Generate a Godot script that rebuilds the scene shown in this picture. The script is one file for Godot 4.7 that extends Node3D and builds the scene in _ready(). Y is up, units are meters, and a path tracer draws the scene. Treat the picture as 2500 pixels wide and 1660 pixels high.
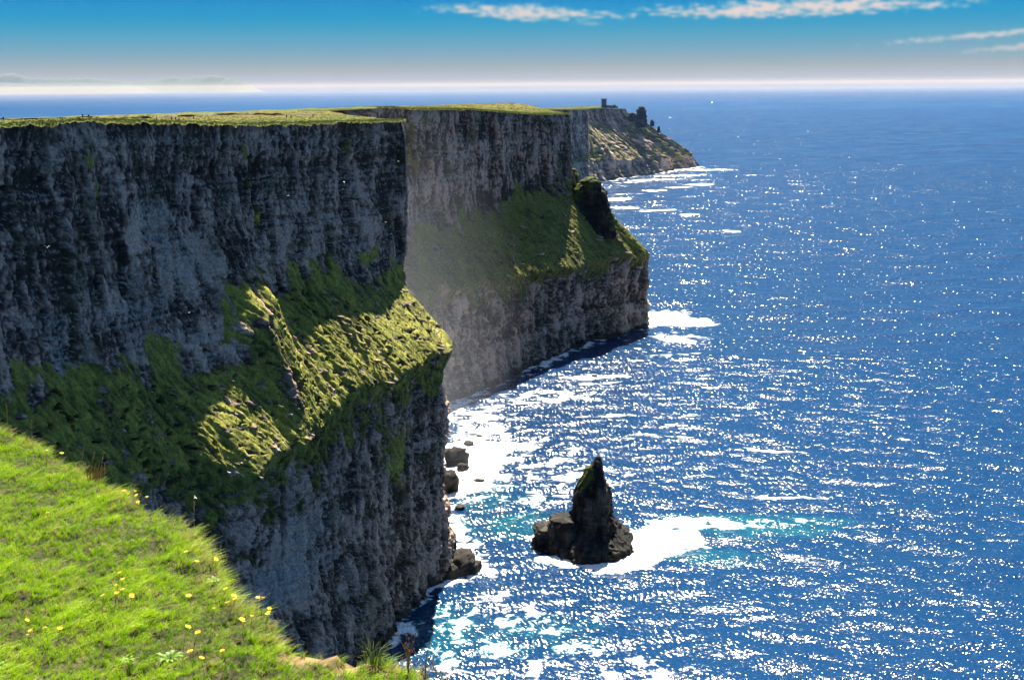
extends Node3D
# Atlantic sea cliffs: x right, y up (sea level 0), -z forward; D below means -z, all in metres.

var rng := RandomNumberGenerator.new()
var big := FastNoiseLite.new()      # smooth, broad
var fine := FastNoiseLite.new()     # fractal detail
var cells := FastNoiseLite.new()    # blocky joints
var lumps := FastNoiseLite.new()    # tussocks
var used := {}
var cliffs := {}

# ---------------------------------------------------------------- names and tags
func numbered(called: String) -> String:
	used[called] = used.get(called, -1) + 1
	return called if used[called] == 0 else "%s_%03d" % [called, used[called]]

func tag(o: Node, label: String, category: String, group := "", kind := "") -> void:
	o.set_meta("label", label)
	o.set_meta("category", category)
	if group: o.set_meta("group", group)
	if kind: o.set_meta("kind", kind)

func thing(called: String, at: Vector3, label: String, category: String, group := "", kind := "") -> Node3D:
	var o := Node3D.new()
	o.name = numbered(called)
	o.position = at
	add_child(o)
	tag(o, label, category, group, kind)
	return o

func part(called: String, mesh: Mesh, mat: Material, parent: Node) -> MeshInstance3D:
	var o := MeshInstance3D.new()
	o.name = called if parent != self else numbered(called)
	o.mesh = mesh
	o.material_override = mat
	parent.add_child(o, true)
	return o

func W(x: float, y: float, d: float) -> Vector3:
	return Vector3(x, y, -d)

func lin(r: float, g: float, b: float) -> Color:
	return Color(r, g, b).linear_to_srgb()

func noise(kind: int, freq: float, octaves: int, sd: int) -> FastNoiseLite:
	var n := FastNoiseLite.new()
	n.noise_type = kind
	n.frequency = freq
	n.fractal_type = FastNoiseLite.FRACTAL_FBM if octaves > 1 else FastNoiseLite.FRACTAL_NONE
	n.fractal_octaves = octaves
	n.seed = sd
	return n

func interp(xs: Array, ys: Array, x: float) -> float:
	if x <= xs[0]: return ys[0]
	for i in range(1, xs.size()):
		if x <= xs[i]:
			return lerpf(ys[i - 1], ys[i], (x - xs[i - 1]) / (xs[i] - xs[i - 1]))
	return ys[-1]

# ---------------------------------------------------------------- mesh helpers
# A grid of points, nc columns by nr rows (index r * nc + c). Front side: dv x du, or du x dv when flipped.
func grid_mesh(pos: PackedVector3Array, nc: int, nr: int, flip: bool, col := PackedColorArray(), uv := PackedVector2Array(), uv2 := PackedVector2Array(), nrm := PackedVector3Array()) -> ArrayMesh:
	if nrm.is_empty():
		nrm.resize(pos.size())
		for r in nr:
			var r0 := maxi(r - 1, 0) * nc
			var r1 := mini(r + 1, nr - 1) * nc
			for c in nc:
				var du := pos[r * nc + mini(c + 1, nc - 1)] - pos[r * nc + maxi(c - 1, 0)]
				var dv := pos[r1 + c] - pos[r0 + c]
				var q := du.cross(dv) if flip else dv.cross(du)
				nrm[r * nc + c] = q.normalized() if q.length_squared() > 1e-12 else Vector3.UP
	var ix := PackedInt32Array()
	ix.resize((nc - 1) * (nr - 1) * 6)
	var k := 0
	for r in nr - 1:
		for c in nc - 1:
			var a := r * nc + c
			var b := a + 1
			var d := a + nc
			var e := d + 1
			if flip:
				ix[k] = a; ix[k + 1] = e; ix[k + 2] = b
				ix[k + 3] = a; ix[k + 4] = d; ix[k + 5] = e
			else:
				ix[k] = a; ix[k + 1] = b; ix[k + 2] = e
				ix[k + 3] = a; ix[k + 4] = e; ix[k + 5] = d
			k += 6
	return arrays_mesh(pos, nrm, ix, col, uv, uv2)

func arrays_mesh(pos: PackedVector3Array, nrm: PackedVector3Array, ix: PackedInt32Array, col := PackedColorArray(), uv := PackedVector2Array(), uv2 := PackedVector2Array()) -> ArrayMesh:
	var a := []
	a.resize(Mesh.ARRAY_MAX)
	a[Mesh.ARRAY_VERTEX] = pos
	a[Mesh.ARRAY_NORMAL] = nrm
	a[Mesh.ARRAY_INDEX] = ix
	if col.size(): a[Mesh.ARRAY_COLOR] = col
	if uv.size(): a[Mesh.ARRAY_TEX_UV] = uv
	if uv2.size(): a[Mesh.ARRAY_TEX_UV2] = uv2
	var m := ArrayMesh.new()
	m.add_surface_from_arrays(Mesh.PRIMITIVE_TRIANGLES, a)
	return m

func tri(st: SurfaceTool, a: Vector3, b: Vector3, c: Vector3) -> void:
	st.add_vertex(a); st.add_vertex(b); st.add_vertex(c)

func tube(st: SurfaceTool, path: Array, radii: Array, sides := 6) -> void:
	var rings := []
	for i in path.size():
		var dir: Vector3 = (path[mini(i + 1, path.size() - 1)] - path[maxi(i - 1, 0)]).normalized()
		var sx := dir.cross(Vector3(0.31, 0.2, 0.93)).normalized()
		var sy := dir.cross(sx)
		var ring := []
		for k in sides:
			var an := TAU * k / sides
			ring.append(path[i] + (sx * cos(an) + sy * sin(an)) * radii[i])
		rings.append(ring)
	for i in path.size() - 1:
		for k in sides:
			var k1 := (k + 1) % sides
			tri(st, rings[i][k], rings[i + 1][k1], rings[i][k1])
			tri(st, rings[i][k], rings[i + 1][k], rings[i + 1][k1])

func box(st: SurfaceTool, lo: Vector3, hi: Vector3) -> void:
	var p := []
	for i in 8: p.append(Vector3(hi.x if i & 1 else lo.x, hi.y if i & 2 else lo.y, hi.z if i & 4 else lo.z))
	for f in [[0, 1, 3, 2], [5, 4, 6, 7], [4, 0, 2, 6], [1, 5, 7, 3], [2, 3, 7, 6], [4, 5, 1, 0]]:
		tri(st, p[f[0]], p[f[2]], p[f[1]])
		tri(st, p[f[0]], p[f[3]], p[f[2]])

func tool() -> SurfaceTool:
	var st := SurfaceTool.new()
	st.begin(Mesh.PRIMITIVE_TRIANGLES)
	return st

func done(st: SurfaceTool, smooth := false) -> ArrayMesh:
	if smooth: st.index()
	st.generate_normals()
	return st.commit()

func multi(called: String, mesh: Mesh, mat: Material, where: Array, tint: PackedColorArray, parent: Node) -> MultiMeshInstance3D:
	var mm := MultiMesh.new()
	mm.transform_format = MultiMesh.TRANSFORM_3D
	mm.use_colors = true
	mm.mesh = mesh
	mm.instance_count = where.size()
	for i in where.size():
		mm.set_instance_transform(i, where[i])
		mm.set_instance_color(i, tint[i])
	var o := MultiMeshInstance3D.new()
	o.name = called if parent != self else numbered(called)
	o.multimesh = mm
	o.material_override = mat
	o.set_meta("kind", "stuff")
	parent.add_child(o, true)
	return o

# ---------------------------------------------------------------- textures and materials
func grain_image(freq: float, sd: int, lo: float, hi: float, kind := FastNoiseLite.TYPE_SIMPLEX_SMOOTH) -> ImageTexture:
	var n := noise(kind, freq, 5, sd)
	n.fractal_gain = 0.62
	var im := n.get_seamless_image(512, 512)
	im.convert(Image.FORMAT_RGB8)
	im.adjust_bcs(1.0, 1.0, 1.0)
	var by := im.get_data()
	for i in by.size():
		by[i] = int(255.0 * lerpf(lo, hi, by[i] / 255.0))
	return ImageTexture.create_from_image(Image.create_from_data(512, 512, false, Image.FORMAT_RGB8, by))

func earthy(grain: Texture2D, relief: Texture2D, tile: float, depth_cm: float, rough := 0.95) -> StandardMaterial3D:
	var m := StandardMaterial3D.new()
	m.vertex_color_use_as_albedo = true
	m.albedo_texture = grain
	m.roughness = rough
	m.metallic_specular = 0.3
	m.uv1_triplanar = true
	m.uv1_world_triplanar = true
	m.uv1_scale = Vector3.ONE / tile
	if depth_cm > 0:
		m.heightmap_enabled = true
		m.heightmap_texture = relief
		m.heightmap_scale = depth_cm
	return m

func leafy(back: float) -> StandardMaterial3D:
	var m := StandardMaterial3D.new()
	m.vertex_color_use_as_albedo = true
	m.roughness = 0.6
	m.metallic_specular = 0.35
	m.cull_mode = BaseMaterial3D.CULL_DISABLED
	m.backlight_enabled = true
	m.backlight = Color(back, back, back * 0.6)
	return m

func plain(c: Color, rough := 0.8) -> StandardMaterial3D:
	var m := StandardMaterial3D.new()
	m.albedo_color = c
	m.roughness = rough
	return m

# ---------------------------------------------------------------- sky
func make_sky() -> ImageTexture:
	var w := 4096
	var h := 2048
	var im := Image.create(w, h, false, Image.FORMAT_RGB8)
	var es := [0.0, 0.3, 0.75, 1.2, 2.0, 2.9, 3.7, 8.0, 25.0, 60.0, 90.0]
	var cs := [Color8(172, 160, 160), Color8(166, 158, 155), Color8(148, 152, 152), Color8(120, 149, 162), Color8(76, 145, 172), Color8(24, 136, 180), Color8(20, 124, 181), Color8(62, 128, 186), Color8(98, 138, 188), Color8(112, 140, 184), Color8(112, 138, 180)]
	var row := []
	for y in h:
		var e := 90.0 - (y + 0.5) * 180.0 / h
		var c: Color = cs[0]
		for i in range(1, es.size()):
			if e > es[i - 1]:
				c = cs[i - 1].lerp(cs[i], clampf((e - es[i - 1]) / (es[i] - es[i - 1]), 0, 1))
		if e < 0: c = Color8(70, 96, 130)
		row.append(c)
		im.fill_rect(Rect2i(0, y, w, 1), c)
	var wisp := noise(FastNoiseLite.TYPE_SIMPLEX_SMOOTH, 1.0, 5, 5)
	wisp.fractal_gain = 0.6
	# streaks of high thin cloud: azimuth, elevation, half length, half thickness (degrees), tilt, strength
	var bands := [
		[0.5, 2.98, 4.7, 0.36, -0.045, 0.95], [11.8, 3.02, 7.6, 0.42, 0.012, 1.0], [9.0, 2.9, 3.2, 0.32, 0.0, 0.55], [16.6, 3.45, 3.4, 0.3, 0.05, 0.5],
		[19.5, 1.88, 5.6, 0.13, 0.07, 0.85], [20.4, 1.36, 2.6, 0.12, 0.07, 0.7], [3.2, 2.5, 0.9, 0.09, -0.03, 0.5], [1.4, 3.6, 0.7, 0.07, 0.0, 0.5]]
	var rg := RandomNumberGenerator.new()
	rg.seed = 77
	for i in 16:
		bands.append([34.0 + i * 18.0 + rg.randf_range(-5, 5), rg.randf_range(1.8, 6.0), rg.randf_range(3, 8), rg.randf_range(0.12, 0.45), rg.randf_range(-0.05, 0.07), rg.randf_range(0.4, 0.9)])
	var veil := Color8(206, 192, 188)
	for b in bands:
		var x0 := int((b[0] - b[2] * 1.1 + 180.0) / 360.0 * w)
		var x1 := int((b[0] + b[2] * 1.1 + 180.0) / 360.0 * w)
		var rise: float = absf(b[4]) * b[2] + b[3] * 1.5
		var y0 := int((90.0 - b[1] - rise) / 180.0 * h)
		var y1 := int((90.0 - b[1] + rise) / 180.0 * h) + 1
		for y in range(y0, y1):
			for x in range(x0, x1):
				var az := (x + 0.5) * 360.0 / w - 180.0
				var e := 90.0 - (y + 0.5) * 180.0 / h
				var along: float = (az - b[0]) / b[2]
				if absf(along) > 1.0: continue
				var n1 := wisp.get_noise_2d(az * 1.1 + e * 2.0, e * 7.0)
				var n2 := wisp.get_noise_2d(az * 0.35 + 31.0, e * 1.2)
				var across: float = (e - b[1] - b[4] * (az - b[0]) - n2 * 0.3 * b[3]) / (b[3] * (1.05 - 0.75 * absf(along)) + 0.02)
				var k: float = (1.0 - across * across) * (1.0 - along * along) * 1.25 + n1 * 1.25 - 0.22
				k = clampf(k, 0, 1) * b[5]
				if k > 0.003:
					im.set_pixel(posmod(x + w / 2, w), y, im.get_pixel(posmod(x + w / 2, w), y).lerp(veil, k))
	return ImageTexture.create_from_image(im)

# ---------------------------------------------------------------- cliffs
# A cliff is a wall along a bearing, a corner it turns round, and a flank behind. Four rows shape it: brink, top of the
# grass shelf, lip of the shelf, foot. Each row has its distance out from the brink line and its height along the wall.
func cliff_point(cf: Dictionary, i: int, t: float) -> Vector3:   # (distance along, out, height) of a row
	var row: Dictionary = cf.rows[i]
	var k := smoothstep(cf.tm - cf.lead, cf.tm, t)
	return Vector3(t + (row.tc - cf.tm) * k, interp(row.t, row.p, t), interp(row.t, row.y, t))

func make_cliff(cf: Dictionary) -> void:
	var u := Vector2(sin(deg_to_rad(cf.az)), cos(deg_to_rad(cf.az)))
	var n := Vector2(u.y, -u.x)
	cf.u = u
	cf.n = n
	# columns: [kind, value, running metres]
	var cols := []
	var t: float = cf.t0
	while t < cf.tm:
		cols.append([0, t, t])
		t += cf.step if t > cf.tv else cf.step * 6.0
	var a0: float = cf.az + 90.0
	var a1: float = cf.back + 90.0
	var turn := int(deg_to_rad(a0 - a1) * cf.round / cf.step)
	for i in turn + 1:
		cols.append([1, lerpf(a0, a1, i / float(turn)), cf.tm + deg_to_rad(a0 - a1) * cf.round * i / turn])
	var run: float = cols[-1][2]
	var m := 0.0
	while m < cf.flank:
		m += cf.step * 4.0
		cols.append([2, m, run + m])
	var nc := cols.size()
	var w := []          # rows: 0..1 wall, 1..2 shelf, 2..3 lower wall, 3..3.1 below the sea
	for k in 3:
		for i in cf.cuts[k]: w.append(k + i / float(cf.cuts[k]))
	w.append(3.0)
	w.append(3.1)
	var nr := w.size()
	var pos := PackedVector3Array()
	var col := PackedColorArray()
	pos.resize(nc * nr)
	col.resize(nc * nr)
	var green := PackedFloat32Array()
	green.resize(nc * nr)
	var dir_end := Vector2(sin(deg_to_rad(a1)), cos(deg_to_rad(a1)))
	var heading := Vector2(sin(deg_to_rad(cf.back)), cos(deg_to_rad(cf.back)))
	var s: float = cf.scale
	for c in nc:
		var kind: int = cols[c][0]
		var val: float = cols[c][1]
		var tt: float = cols[c][2]
		var p2 := []
		var hs := []
		var out := n
		for i in 4:
			if kind == 0:
				var q := cliff_point(cf, i, val)
				p2.append(n * (cf.pabs + q.y) + u * q.x)
				hs.append(q.z)
			else:
				var row: Dictionary = cf.rows[i]
				var rad: float = row.p[-1] + 3.0
				var centre: Vector2 = n * (cf.pabs - 3.0) + u * row.tc
				hs.append(row.y[-1])
				if kind == 1:
					out = Vector2(sin(deg_to_rad(val)), cos(deg_to_rad(val)))
					p2.append(centre + out * rad)
				else:
					out = dir_end
					p2.append(centre + out * rad + heading * val)
					hs[i] = hs[i] * 1.0
		p2[2] += out * 2.6 * s * fine.get_noise_2d(tt * 0.07 / s, 5.0)
		hs[2] += 4.5 * s * fine.get_noise_2d(tt * 0.06 / s, 40.0)
		hs[1] += 3.0 * s * fine.get_noise_2d(tt * 0.05 / s, 80.0)
		for r in nr:
			var k: int = mini(int(w[r]), 2)
			var f: float = w[r] - k
			var pt: Vector2
			var y: float
			if w[r] > 3.0:
				pt = p2[3]
				y = -9.0
			else:
				pt = (p2[k] as Vector2).lerp(p2[k + 1], pow(f, cf.flare) if k == 0 else f)
				y = lerpf(hs[k], hs[k + 1], f)
			# grass: the shelf and ragged tongues of it above and below
			var ng := fine.get_noise_2d(tt * 0.06 / s, y * 0.05 / s)
			var nh := fine.get_noise_2d((tt + y * 0.5) * 0.34 / s + 91.0, y * 0.14 / s)
			var g := 0.0
			var ww: float = w[r] + ng * cf.ragged + nh * 0.07
			g = smoothstep(1.0 - cf.creep_up - 0.03, 1.0 - cf.creep_up + 0.03, ww) * (1.0 - smoothstep(2.0 + cf.creep - 0.03, 2.0 + cf.creep + 0.03, ww))
			for b in cf.blobs:
				if b[4] <= 0 and absf(tt - b[0]) < b[2] * 1.6 and absf(y - b[1]) < b[3] * 1.6:
					var q: float = 1.0 - Vector2((tt - b[0]) / b[2], (y - b[1]) / b[3]).length() + ng * 0.5 + nh * 0.9
					if b[4] == 0 and b[2] < 5.0: q -= 0.45
					g = maxf(g, smoothstep(0.0, 0.12, q)) if b[4] == 0 else minf(g, 1.0 - smoothstep(0.0, 0.12, q))
			# outcrops of rock through the shelf
			var crag := fine.get_noise_2d(tt * 0.16 / s + 300.0, y * 0.3 / s)
			if w[r] > 1.05: g *= 1.0 - smoothstep(cf.bare, cf.bare + 0.05, crag + nh * 0.35)
			# rock relief: buttresses, tall joint blocks, beds
			var wx := tt + 2.0 * fine.get_noise_2d(tt * 0.05, y * 0.05)
			var c1 := cells.get_noise_2d(wx / (6.5 * s), y / (26.0 * s))
			var c2 := cells.get_noise_2d(wx / (2.3 * s) + 40.0, y / (9.0 * s) + 7.0)
			var bed: float = y + cf.dip * tt + 1.3 * big.get_noise_2d(tt * 1.2, y * 0.6)
			var b1 := floorf(bed / (2.1 * s))
			var bedv := sin(b1 * 12.9898) * 43758.547
			bedv = bedv - floorf(bedv)
			var b2 := floorf(bed / (0.9 * s)) * 0.7
			var bedw := sin(b2 * 78.233) * 12543.123
			bedw = bedw - floorf(bedw)
			var b3 := floorf((bed + 2.0 * ng) / (6.3 * s)) * 1.3
			var bedz := sin(b3 * 45.164) * 9754.31
			bedz = bedz - floorf(bedz)
			var butt := fine.get_noise_2d(tt * 0.042 / s + 17.0, y * 0.007 / s)
			var f1 := fine.get_noise_2d(tt * 0.55 / s, y * 0.4 / s)
			var broad := big.get_noise_2d(tt * 0.55 / s, y * 0.3 / s)
			var col_n := fine.get_noise_2d(tt * 0.22 / s, y * 0.018 / s + 50.0)
			var d := broad * 3.6 * s + butt * 3.0 * s + col_n * 0.6 * s + c1 * 1.7 * s + c2 * 0.9 * s + (bedz - 0.5) * 1.3 * s + (bedv - 0.5) * 0.7 * s + (bedw - 0.5) * 0.2 * s + f1 * 0.8 * s
			d *= cf.rough
			var tuss := lumps.get_noise_2d(tt * 0.8 / s, y * 0.55 / s)
			var gd := broad * 3.0 * s + (0.6 - tuss) * 0.35 * s + nh * 0.4 * s
			var dd := lerpf(d, gd + 0.3, g)
			dd *= smoothstep(-0.01, 0.12, w[r])
			if w[r] > 2.0 and w[r] <= 3.0: dd += cf.undercut * smoothstep(0.0, 0.1, f) * smoothstep(1.0, 0.5, f)
			if w[r] < 1.0: dd = minf(lerpf(dd * 0.8 - 1.2, dd, smoothstep(0.85, 1.0, w[r])), 0.2 + w[r] * 2.0 + 4.0 * smoothstep(0.8, 1.0, w[r]))
			pt += out * dd
			var lift := g * (tuss * -0.5 + nh) * 0.4 * s
			pos[r * nc + c] = W(pt.x, y + lift, pt.y)
			green[r * nc + c] = g
			# colour of the stone and of the grass
			var c3 := cells.get_noise_2d(wx / (0.95 * s) + 13.0, y / (1.7 * s) + 3.0)
			var tone := 0.56 + 0.36 * c1 + 0.46 * c2 + 0.46 * c3 + 0.5 * f1 + (bedz - 0.5) * 0.25 + (bedv - 0.5) * 0.25 + (bedw - 0.5) * 0.12 + 0.15 * col_n + 0.6 * ng
			var pale := 0.0
			var rust := 0.0
			var olive := smoothstep(0.1, 0.5, fine.get_noise_2d(tt * 0.05 / s + 500.0, y * 0.04 / s) + nh * 0.3)
			for b in cf.blobs:
				if b[4] > 0 and absf(tt - b[0]) < b[2] * 1.8 and absf(y - b[1]) < b[3] * 1.8:
					var q := clampf(1.25 - Vector2((tt - b[0]) / b[2], (y - b[1]) / b[3]).length() + ng * 0.6, 0, 1)
					if b[4] == 1: pale += q * b[5]
					elif b[4] == 2: rust += q * b[5]
					elif b[4] == 3: olive += q * b[5]
			tone = clampf(tone + pale * 0.55, 0.0, 1.25)
			var rc := Color(0.074, 0.052, 0.046).lerp(Color(0.63, 0.445, 0.345), clampf(tone * tone, 0, 1.3))
			rc = rc.lerp(Color(0.07, 0.082, 0.036), clampf(olive, 0, 1) * 0.55)
			rc = rc.lerp(Color(0.17, 0.075, 0.045), clampf(rust, 0, 1) * 0.45)
			# lichen and guano in flecks along beds
			var fleck := fine.get_noise_2d(tt * 1.6 / s + 700.0, y * 0.75 / s) + 0.55 * bedw - 0.28
			var wh := smoothstep(0.24, 0.38, fleck * 0.95 + pale * 0.55 - 0.14)
			rc = rc.lerp(Color(0.55, 0.56, 0.53), wh * 0.8)
			if y < 5.0: rc = rc.lerp(Color(0.02, 0.019, 0.019), smoothstep(5.0 + ng * 5.0, 2.0 + ng * 5.0, y) * 0.8)
			var gm := 0.68 + nh * 0.8 + tuss * 0.25 + ng * 0.5
			var gc := Color(0.06, 0.078, 0.028).lerp(Color(0.46, 0.46, 0.085), clampf(gm, 0, 1))
			gc = gc.lerp(Color(0.17, 0.135, 0.06), smoothstep(0.35, 0.75, crag + nh * 0.4) * 0.7)
			gc = gc.lerp(Color(0.085, 0.085, 0.05), cf.dull)
			col[r * nc + c] = rc.lerp(gc, g)
	var mesh := grid_mesh(pos, nc, nr, false, col)
	var root := thing("cliff", Vector3.ZERO, cf.label, "cliff", "", "structure")
	cf.node = root
	part("rock_face", mesh, cf.mat, root)
	# tussocks of grass on the shelf
	var where := []
	var tint := PackedColorArray()
	var every: float = cf.tufts
	for r in range(2, nr - 3):
		for c in range(1, nc - 1):
			var k := r * nc + c
			if green[k] > 0.6 and rng.randf() < every:
				var size: float = cf.tuft_size * rng.randf_range(0.55, 1.35)
				var bs := Basis(Vector3.UP, rng.randf() * TAU).scaled(Vector3(size, size * rng.randf_range(0.6, 1.0), size))
				where.append(Transform3D(bs, pos[k] + Vector3(rng.randf_range(-0.2, 0.2), -0.08 * size, rng.randf_range(-0.2, 0.2))))
				var v := rng.randf()
				var gcol := Color(0.10, 0.15, 0.022).lerp(Color(0.34, 0.36, 0.075), v)
				if rng.randf() < 0.12: gcol = Color(0.36, 0.29, 0.13)
				tint.append(gcol)
	if where.size(): multi("grass_cover", tuft_far, grass_far_mat, where, tint, root)

# the grassland behind the brink: point at t along the brink, r metres inland
func plateau_y(cf: Dictionary, t: float, r: float) -> float:
	var e := interp(cf.rows[0].t, cf.rows[0].y, t)
	var y: float = e + (cf.inland - e) * smoothstep(0.0, cf.rise, r) - maxf(0.0, r - cf.rise) * 0.03
	y += 0.55 * big.get_noise_2d(t * 2.2, r * 2.2) * smoothstep(0.0, 8.0, r) + 0.5 * fine.get_noise_2d(t * 0.25, r * 0.25) + 0.5 * (0.5 - lumps.get_noise_2d(t * 0.35, r * 0.35))
	if r < 0: y -= r * r * 0.7 + 0.15
	return y

func plateau_at(cf: Dictionary, t: float, r: float) -> Vector3:
	var end: float = cf.rows[0].tc + 1.5
	var ts := t
	if t > end - 60.0: ts = t + (t - (end - 60.0)) / 60.0 * cf.open * maxf(r, 0.0)
	if r < 0.5: r -= 0.5 * fine.get_noise_2d(t * 0.4, 9.0) + 0.4 * big.get_noise_2d(t * 4.0, 2.0)
	var q: Vector2 = cf.n * (cf.pabs + interp(cf.rows[0].t, cf.rows[0].p, t) - r) + cf.u * ts
	return W(q.x, plateau_y(cf, t, r), q.y)

func plateau_height(cf: Dictionary, x: float, d: float) -> float:
	var t: float = x * cf.u.x + d * cf.u.y
	var r: float = cf.pabs + interp(cf.rows[0].t, cf.rows[0].p, t) - (x * cf.n.x + d * cf.n.y)
	var end: float = cf.rows[0].tc + 1.5
	if t > end - 60.0: t = (end - 60.0) + (t - (end - 60.0)) / (1.0 + cf.open * maxf(r, 0.0) / 60.0)
	return plateau_y(cf, minf(t, end), r)

func make_plateau(cf: Dictionary, dry: float) -> void:
	var rs := [-1.1, -0.6, 0.0]
	var r := 0.0
	while r < 420.0:
		r += cf.pstep * (1.0 + r * 0.045)
		rs.append(r)
	var ts := []
	var t: float = cf.t0
	while t < cf.rows[0].tc + 1.5:
		ts.append(t)
		t += cf.pstep if t > cf.tv else cf.pstep * 8.0
	ts.append(cf.rows[0].tc + 1.5)
	var nc := ts.size()
	var pos := PackedVector3Array()
	var col := PackedColorArray()
	for j in rs.size():
		for c in nc:
			var p := plateau_at(cf, ts[c], rs[j])
			pos.append(p)
			var k := 0.5 + 0.7 * fine.get_noise_2d(p.x * 0.25, p.z * 0.25) + 0.4 * big.get_noise_2d(p.x * 1.5, p.z * 1.5)
			var gc := Color(0.05, 0.085, 0.01).lerp(Color(0.19, 0.22, 0.022), clampf(k, 0, 1))
			gc = gc.lerp(Color(0.21, 0.165, 0.025), clampf(smoothstep(14.0, 40.0, rs[j] + 20.0 * big.get_noise_2d(p.x, p.z)) * dry, 0, 1))
			col.append(gc)
	var top := part("grassland", grid_mesh(pos, nc, rs.size(), true, col), cf.top_mat, cf.node)
	var where := []
	var tint := PackedColorArray()
	for i in cf.brink_tufts:
		var tq: float = rng.randf_range(cf.tv, cf.rows[0].tc)
		var rq: float = rng.randf_range(-0.7, 1.0) if rng.randf() < 0.3 else pow(rng.randf(), 1.6) * cf.tuft_reach
		var size: float = cf.tuft_size * rng.randf_range(0.4, 0.95)
		var bs := Basis(Vector3.UP, rng.randf() * TAU).scaled(Vector3(size, size * rng.randf_range(0.5, 0.8), size))
		where.append(Transform3D(bs, plateau_at(cf, tq, rq) - Vector3(0, 0.1 * size, 0)))
		var gcol := Color(0.06, 0.1, 0.016).lerp(Color(0.17, 0.2, 0.035), rng.randf())
		if rng.randf() < 0.1 + 0.35 * dry * smoothstep(10.0, 30.0, rq): gcol = Color(0.24, 0.19, 0.075)
		tint.append(gcol)
	multi("grass_tussocks", tuft_far, grass_far_mat, where, tint, cf.node)

var tuft_far: Mesh
var grass_far_mat: StandardMaterial3D
var rock_mat: StandardMaterial3D
var turf_mat: StandardMaterial3D

func make_tuft(blades: int, reach: float, high: float, width: float, sd: int, bend: float) -> ArrayMesh:
	var rg := RandomNumberGenerator.new()
	rg.seed = sd
	var st := tool()
	for i in blades:
		var an := rg.randf() * TAU
		var out := Vector3(cos(an), 0, sin(an))
		var side := Vector3(-out.z, 0, out.x).rotated(Vector3.UP, rg.randf_range(-0.7, 0.7))
		var foot := out * rg.randf() * reach * 0.5
		var hgt := high * rg.randf_range(0.55, 1.1)
		var lean := out * rg.randf_range(0.15, 1.0) * reach + Vector3(bend, 0, 0) * hgt
		var wd := width * rg.randf_range(0.6, 1.2)
		var p0 := foot
		var p1 := foot + lean * 0.35 + Vector3(0, hgt * 0.6, 0)
		var p2 := foot + lean + Vector3(0, hgt * rg.randf_range(0.75, 1.0), 0)
		tri(st, p0 - side * wd * 0.5, p1 - side * wd * 0.4, p0 + side * wd * 0.5)
		tri(st, p0 + side * wd * 0.5, p1 - side * wd * 0.4, p1 + side * wd * 0.4)
		tri(st, p1 - side * wd * 0.4, p2, p1 + side * wd * 0.4)
	return done(st)

# ---------------------------------------------------------------- free-standing rock
# rows: [height, west x, east x, half depth, D of the middle]; origin is taken off so that the thing stands at its base
func rock_tower(rows: Array, origin: Vector3, around: int, step: float, rough: float, pointed: float, moss: Array, sd: float) -> ArrayMesh:
	var hs := rows.map(func(r): return r[0])
	var tab := []
	for k in range(1, 5): tab.append(rows.map(func(r): return r[k]))
	var y0: float = hs[0]
	var y1: float = hs[-1]
	var nr := int((y1 - y0) / step) + 1
	var pos := PackedVector3Array()
	var col := PackedColorArray()
	for r in nr + 1:
		var y := lerpf(y0, y1, minf(r, nr - 1) / float(nr - 1))
		var xl := interp(hs, tab[0], y)
		var xr := interp(hs, tab[1], y)
		var b := interp(hs, tab[2], y)
		var dc := interp(hs, tab[3], y)
		for c in around + 1:
			var an := TAU * (c % around) / around
			var cx := signf(cos(an)) * pow(absf(cos(an)), pointed)
			var cz := signf(sin(an)) * pow(absf(sin(an)), pointed)
			var q := Vector2(cx, cz)
			var p := Vector3((xl + xr) / 2 + cx * (xr - xl) / 2, y, dc + cz * b)
			var b1 := floorf((y + 0.12 * p.x) / (rough * 2.0)) * 0.37 + sd
			var bed := sin(b1 * 12.9898) * 43758.547
			bed -= floorf(bed)
			var c1 := cells.get_noise_3d(p.x / (3.2 * rough) + sd, y / (14.0 * rough), p.z / (3.2 * rough))
			var f1 := fine.get_noise_3d(p.x * 0.5 / rough, y * 0.35 / rough + sd, p.z * 0.5 / rough)
			var c2 := cells.get_noise_3d(p.x / (1.3 * rough) + sd, y / (2.6 * rough), p.z / (1.3 * rough))
			var d := ((bed - 0.5) * 1.3 + c1 * 0.8 + f1 * 0.7 + c2 * 0.4) * rough * clampf((xr - xl) / (8.0 * rough), 0.25, 1.0)
			var o := q.normalized() * d
			if r == nr: p = Vector3((xl + xr) / 2, y + 0.1 * rough, dc)
			else: p += Vector3(o.x, 0.15 * rough * c2, o.y)
			pos.append(W(p.x, p.y, p.z) - origin)
			var tone := clampf(0.4 + 0.4 * c1 + 0.4 * f1 + 0.3 * c2 + (bed - 0.5) * 0.4, 0, 1)
			var k := Color(0.022, 0.021, 0.022).lerp(Color(0.10, 0.092, 0.085), tone * tone)
			for g in moss:
				var near: float = 1.0 - Vector3((p.x - g[0]) / g[3], (p.y - g[1]) / g[3], (p.z - g[2]) / g[3]).length()
				k = k.lerp(Color(0.10, 0.13, 0.025), smoothstep(0.0, 0.25, near + 0.9 * f1 + 0.4 * c2))
			if origin.y < 0.5 and y < 3.0: k = k.lerp(Color(0.015, 0.014, 0.014), 0.7)
			col.append(k)
	return grid_mesh(pos, around + 1, nr + 1, true, col)

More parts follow.
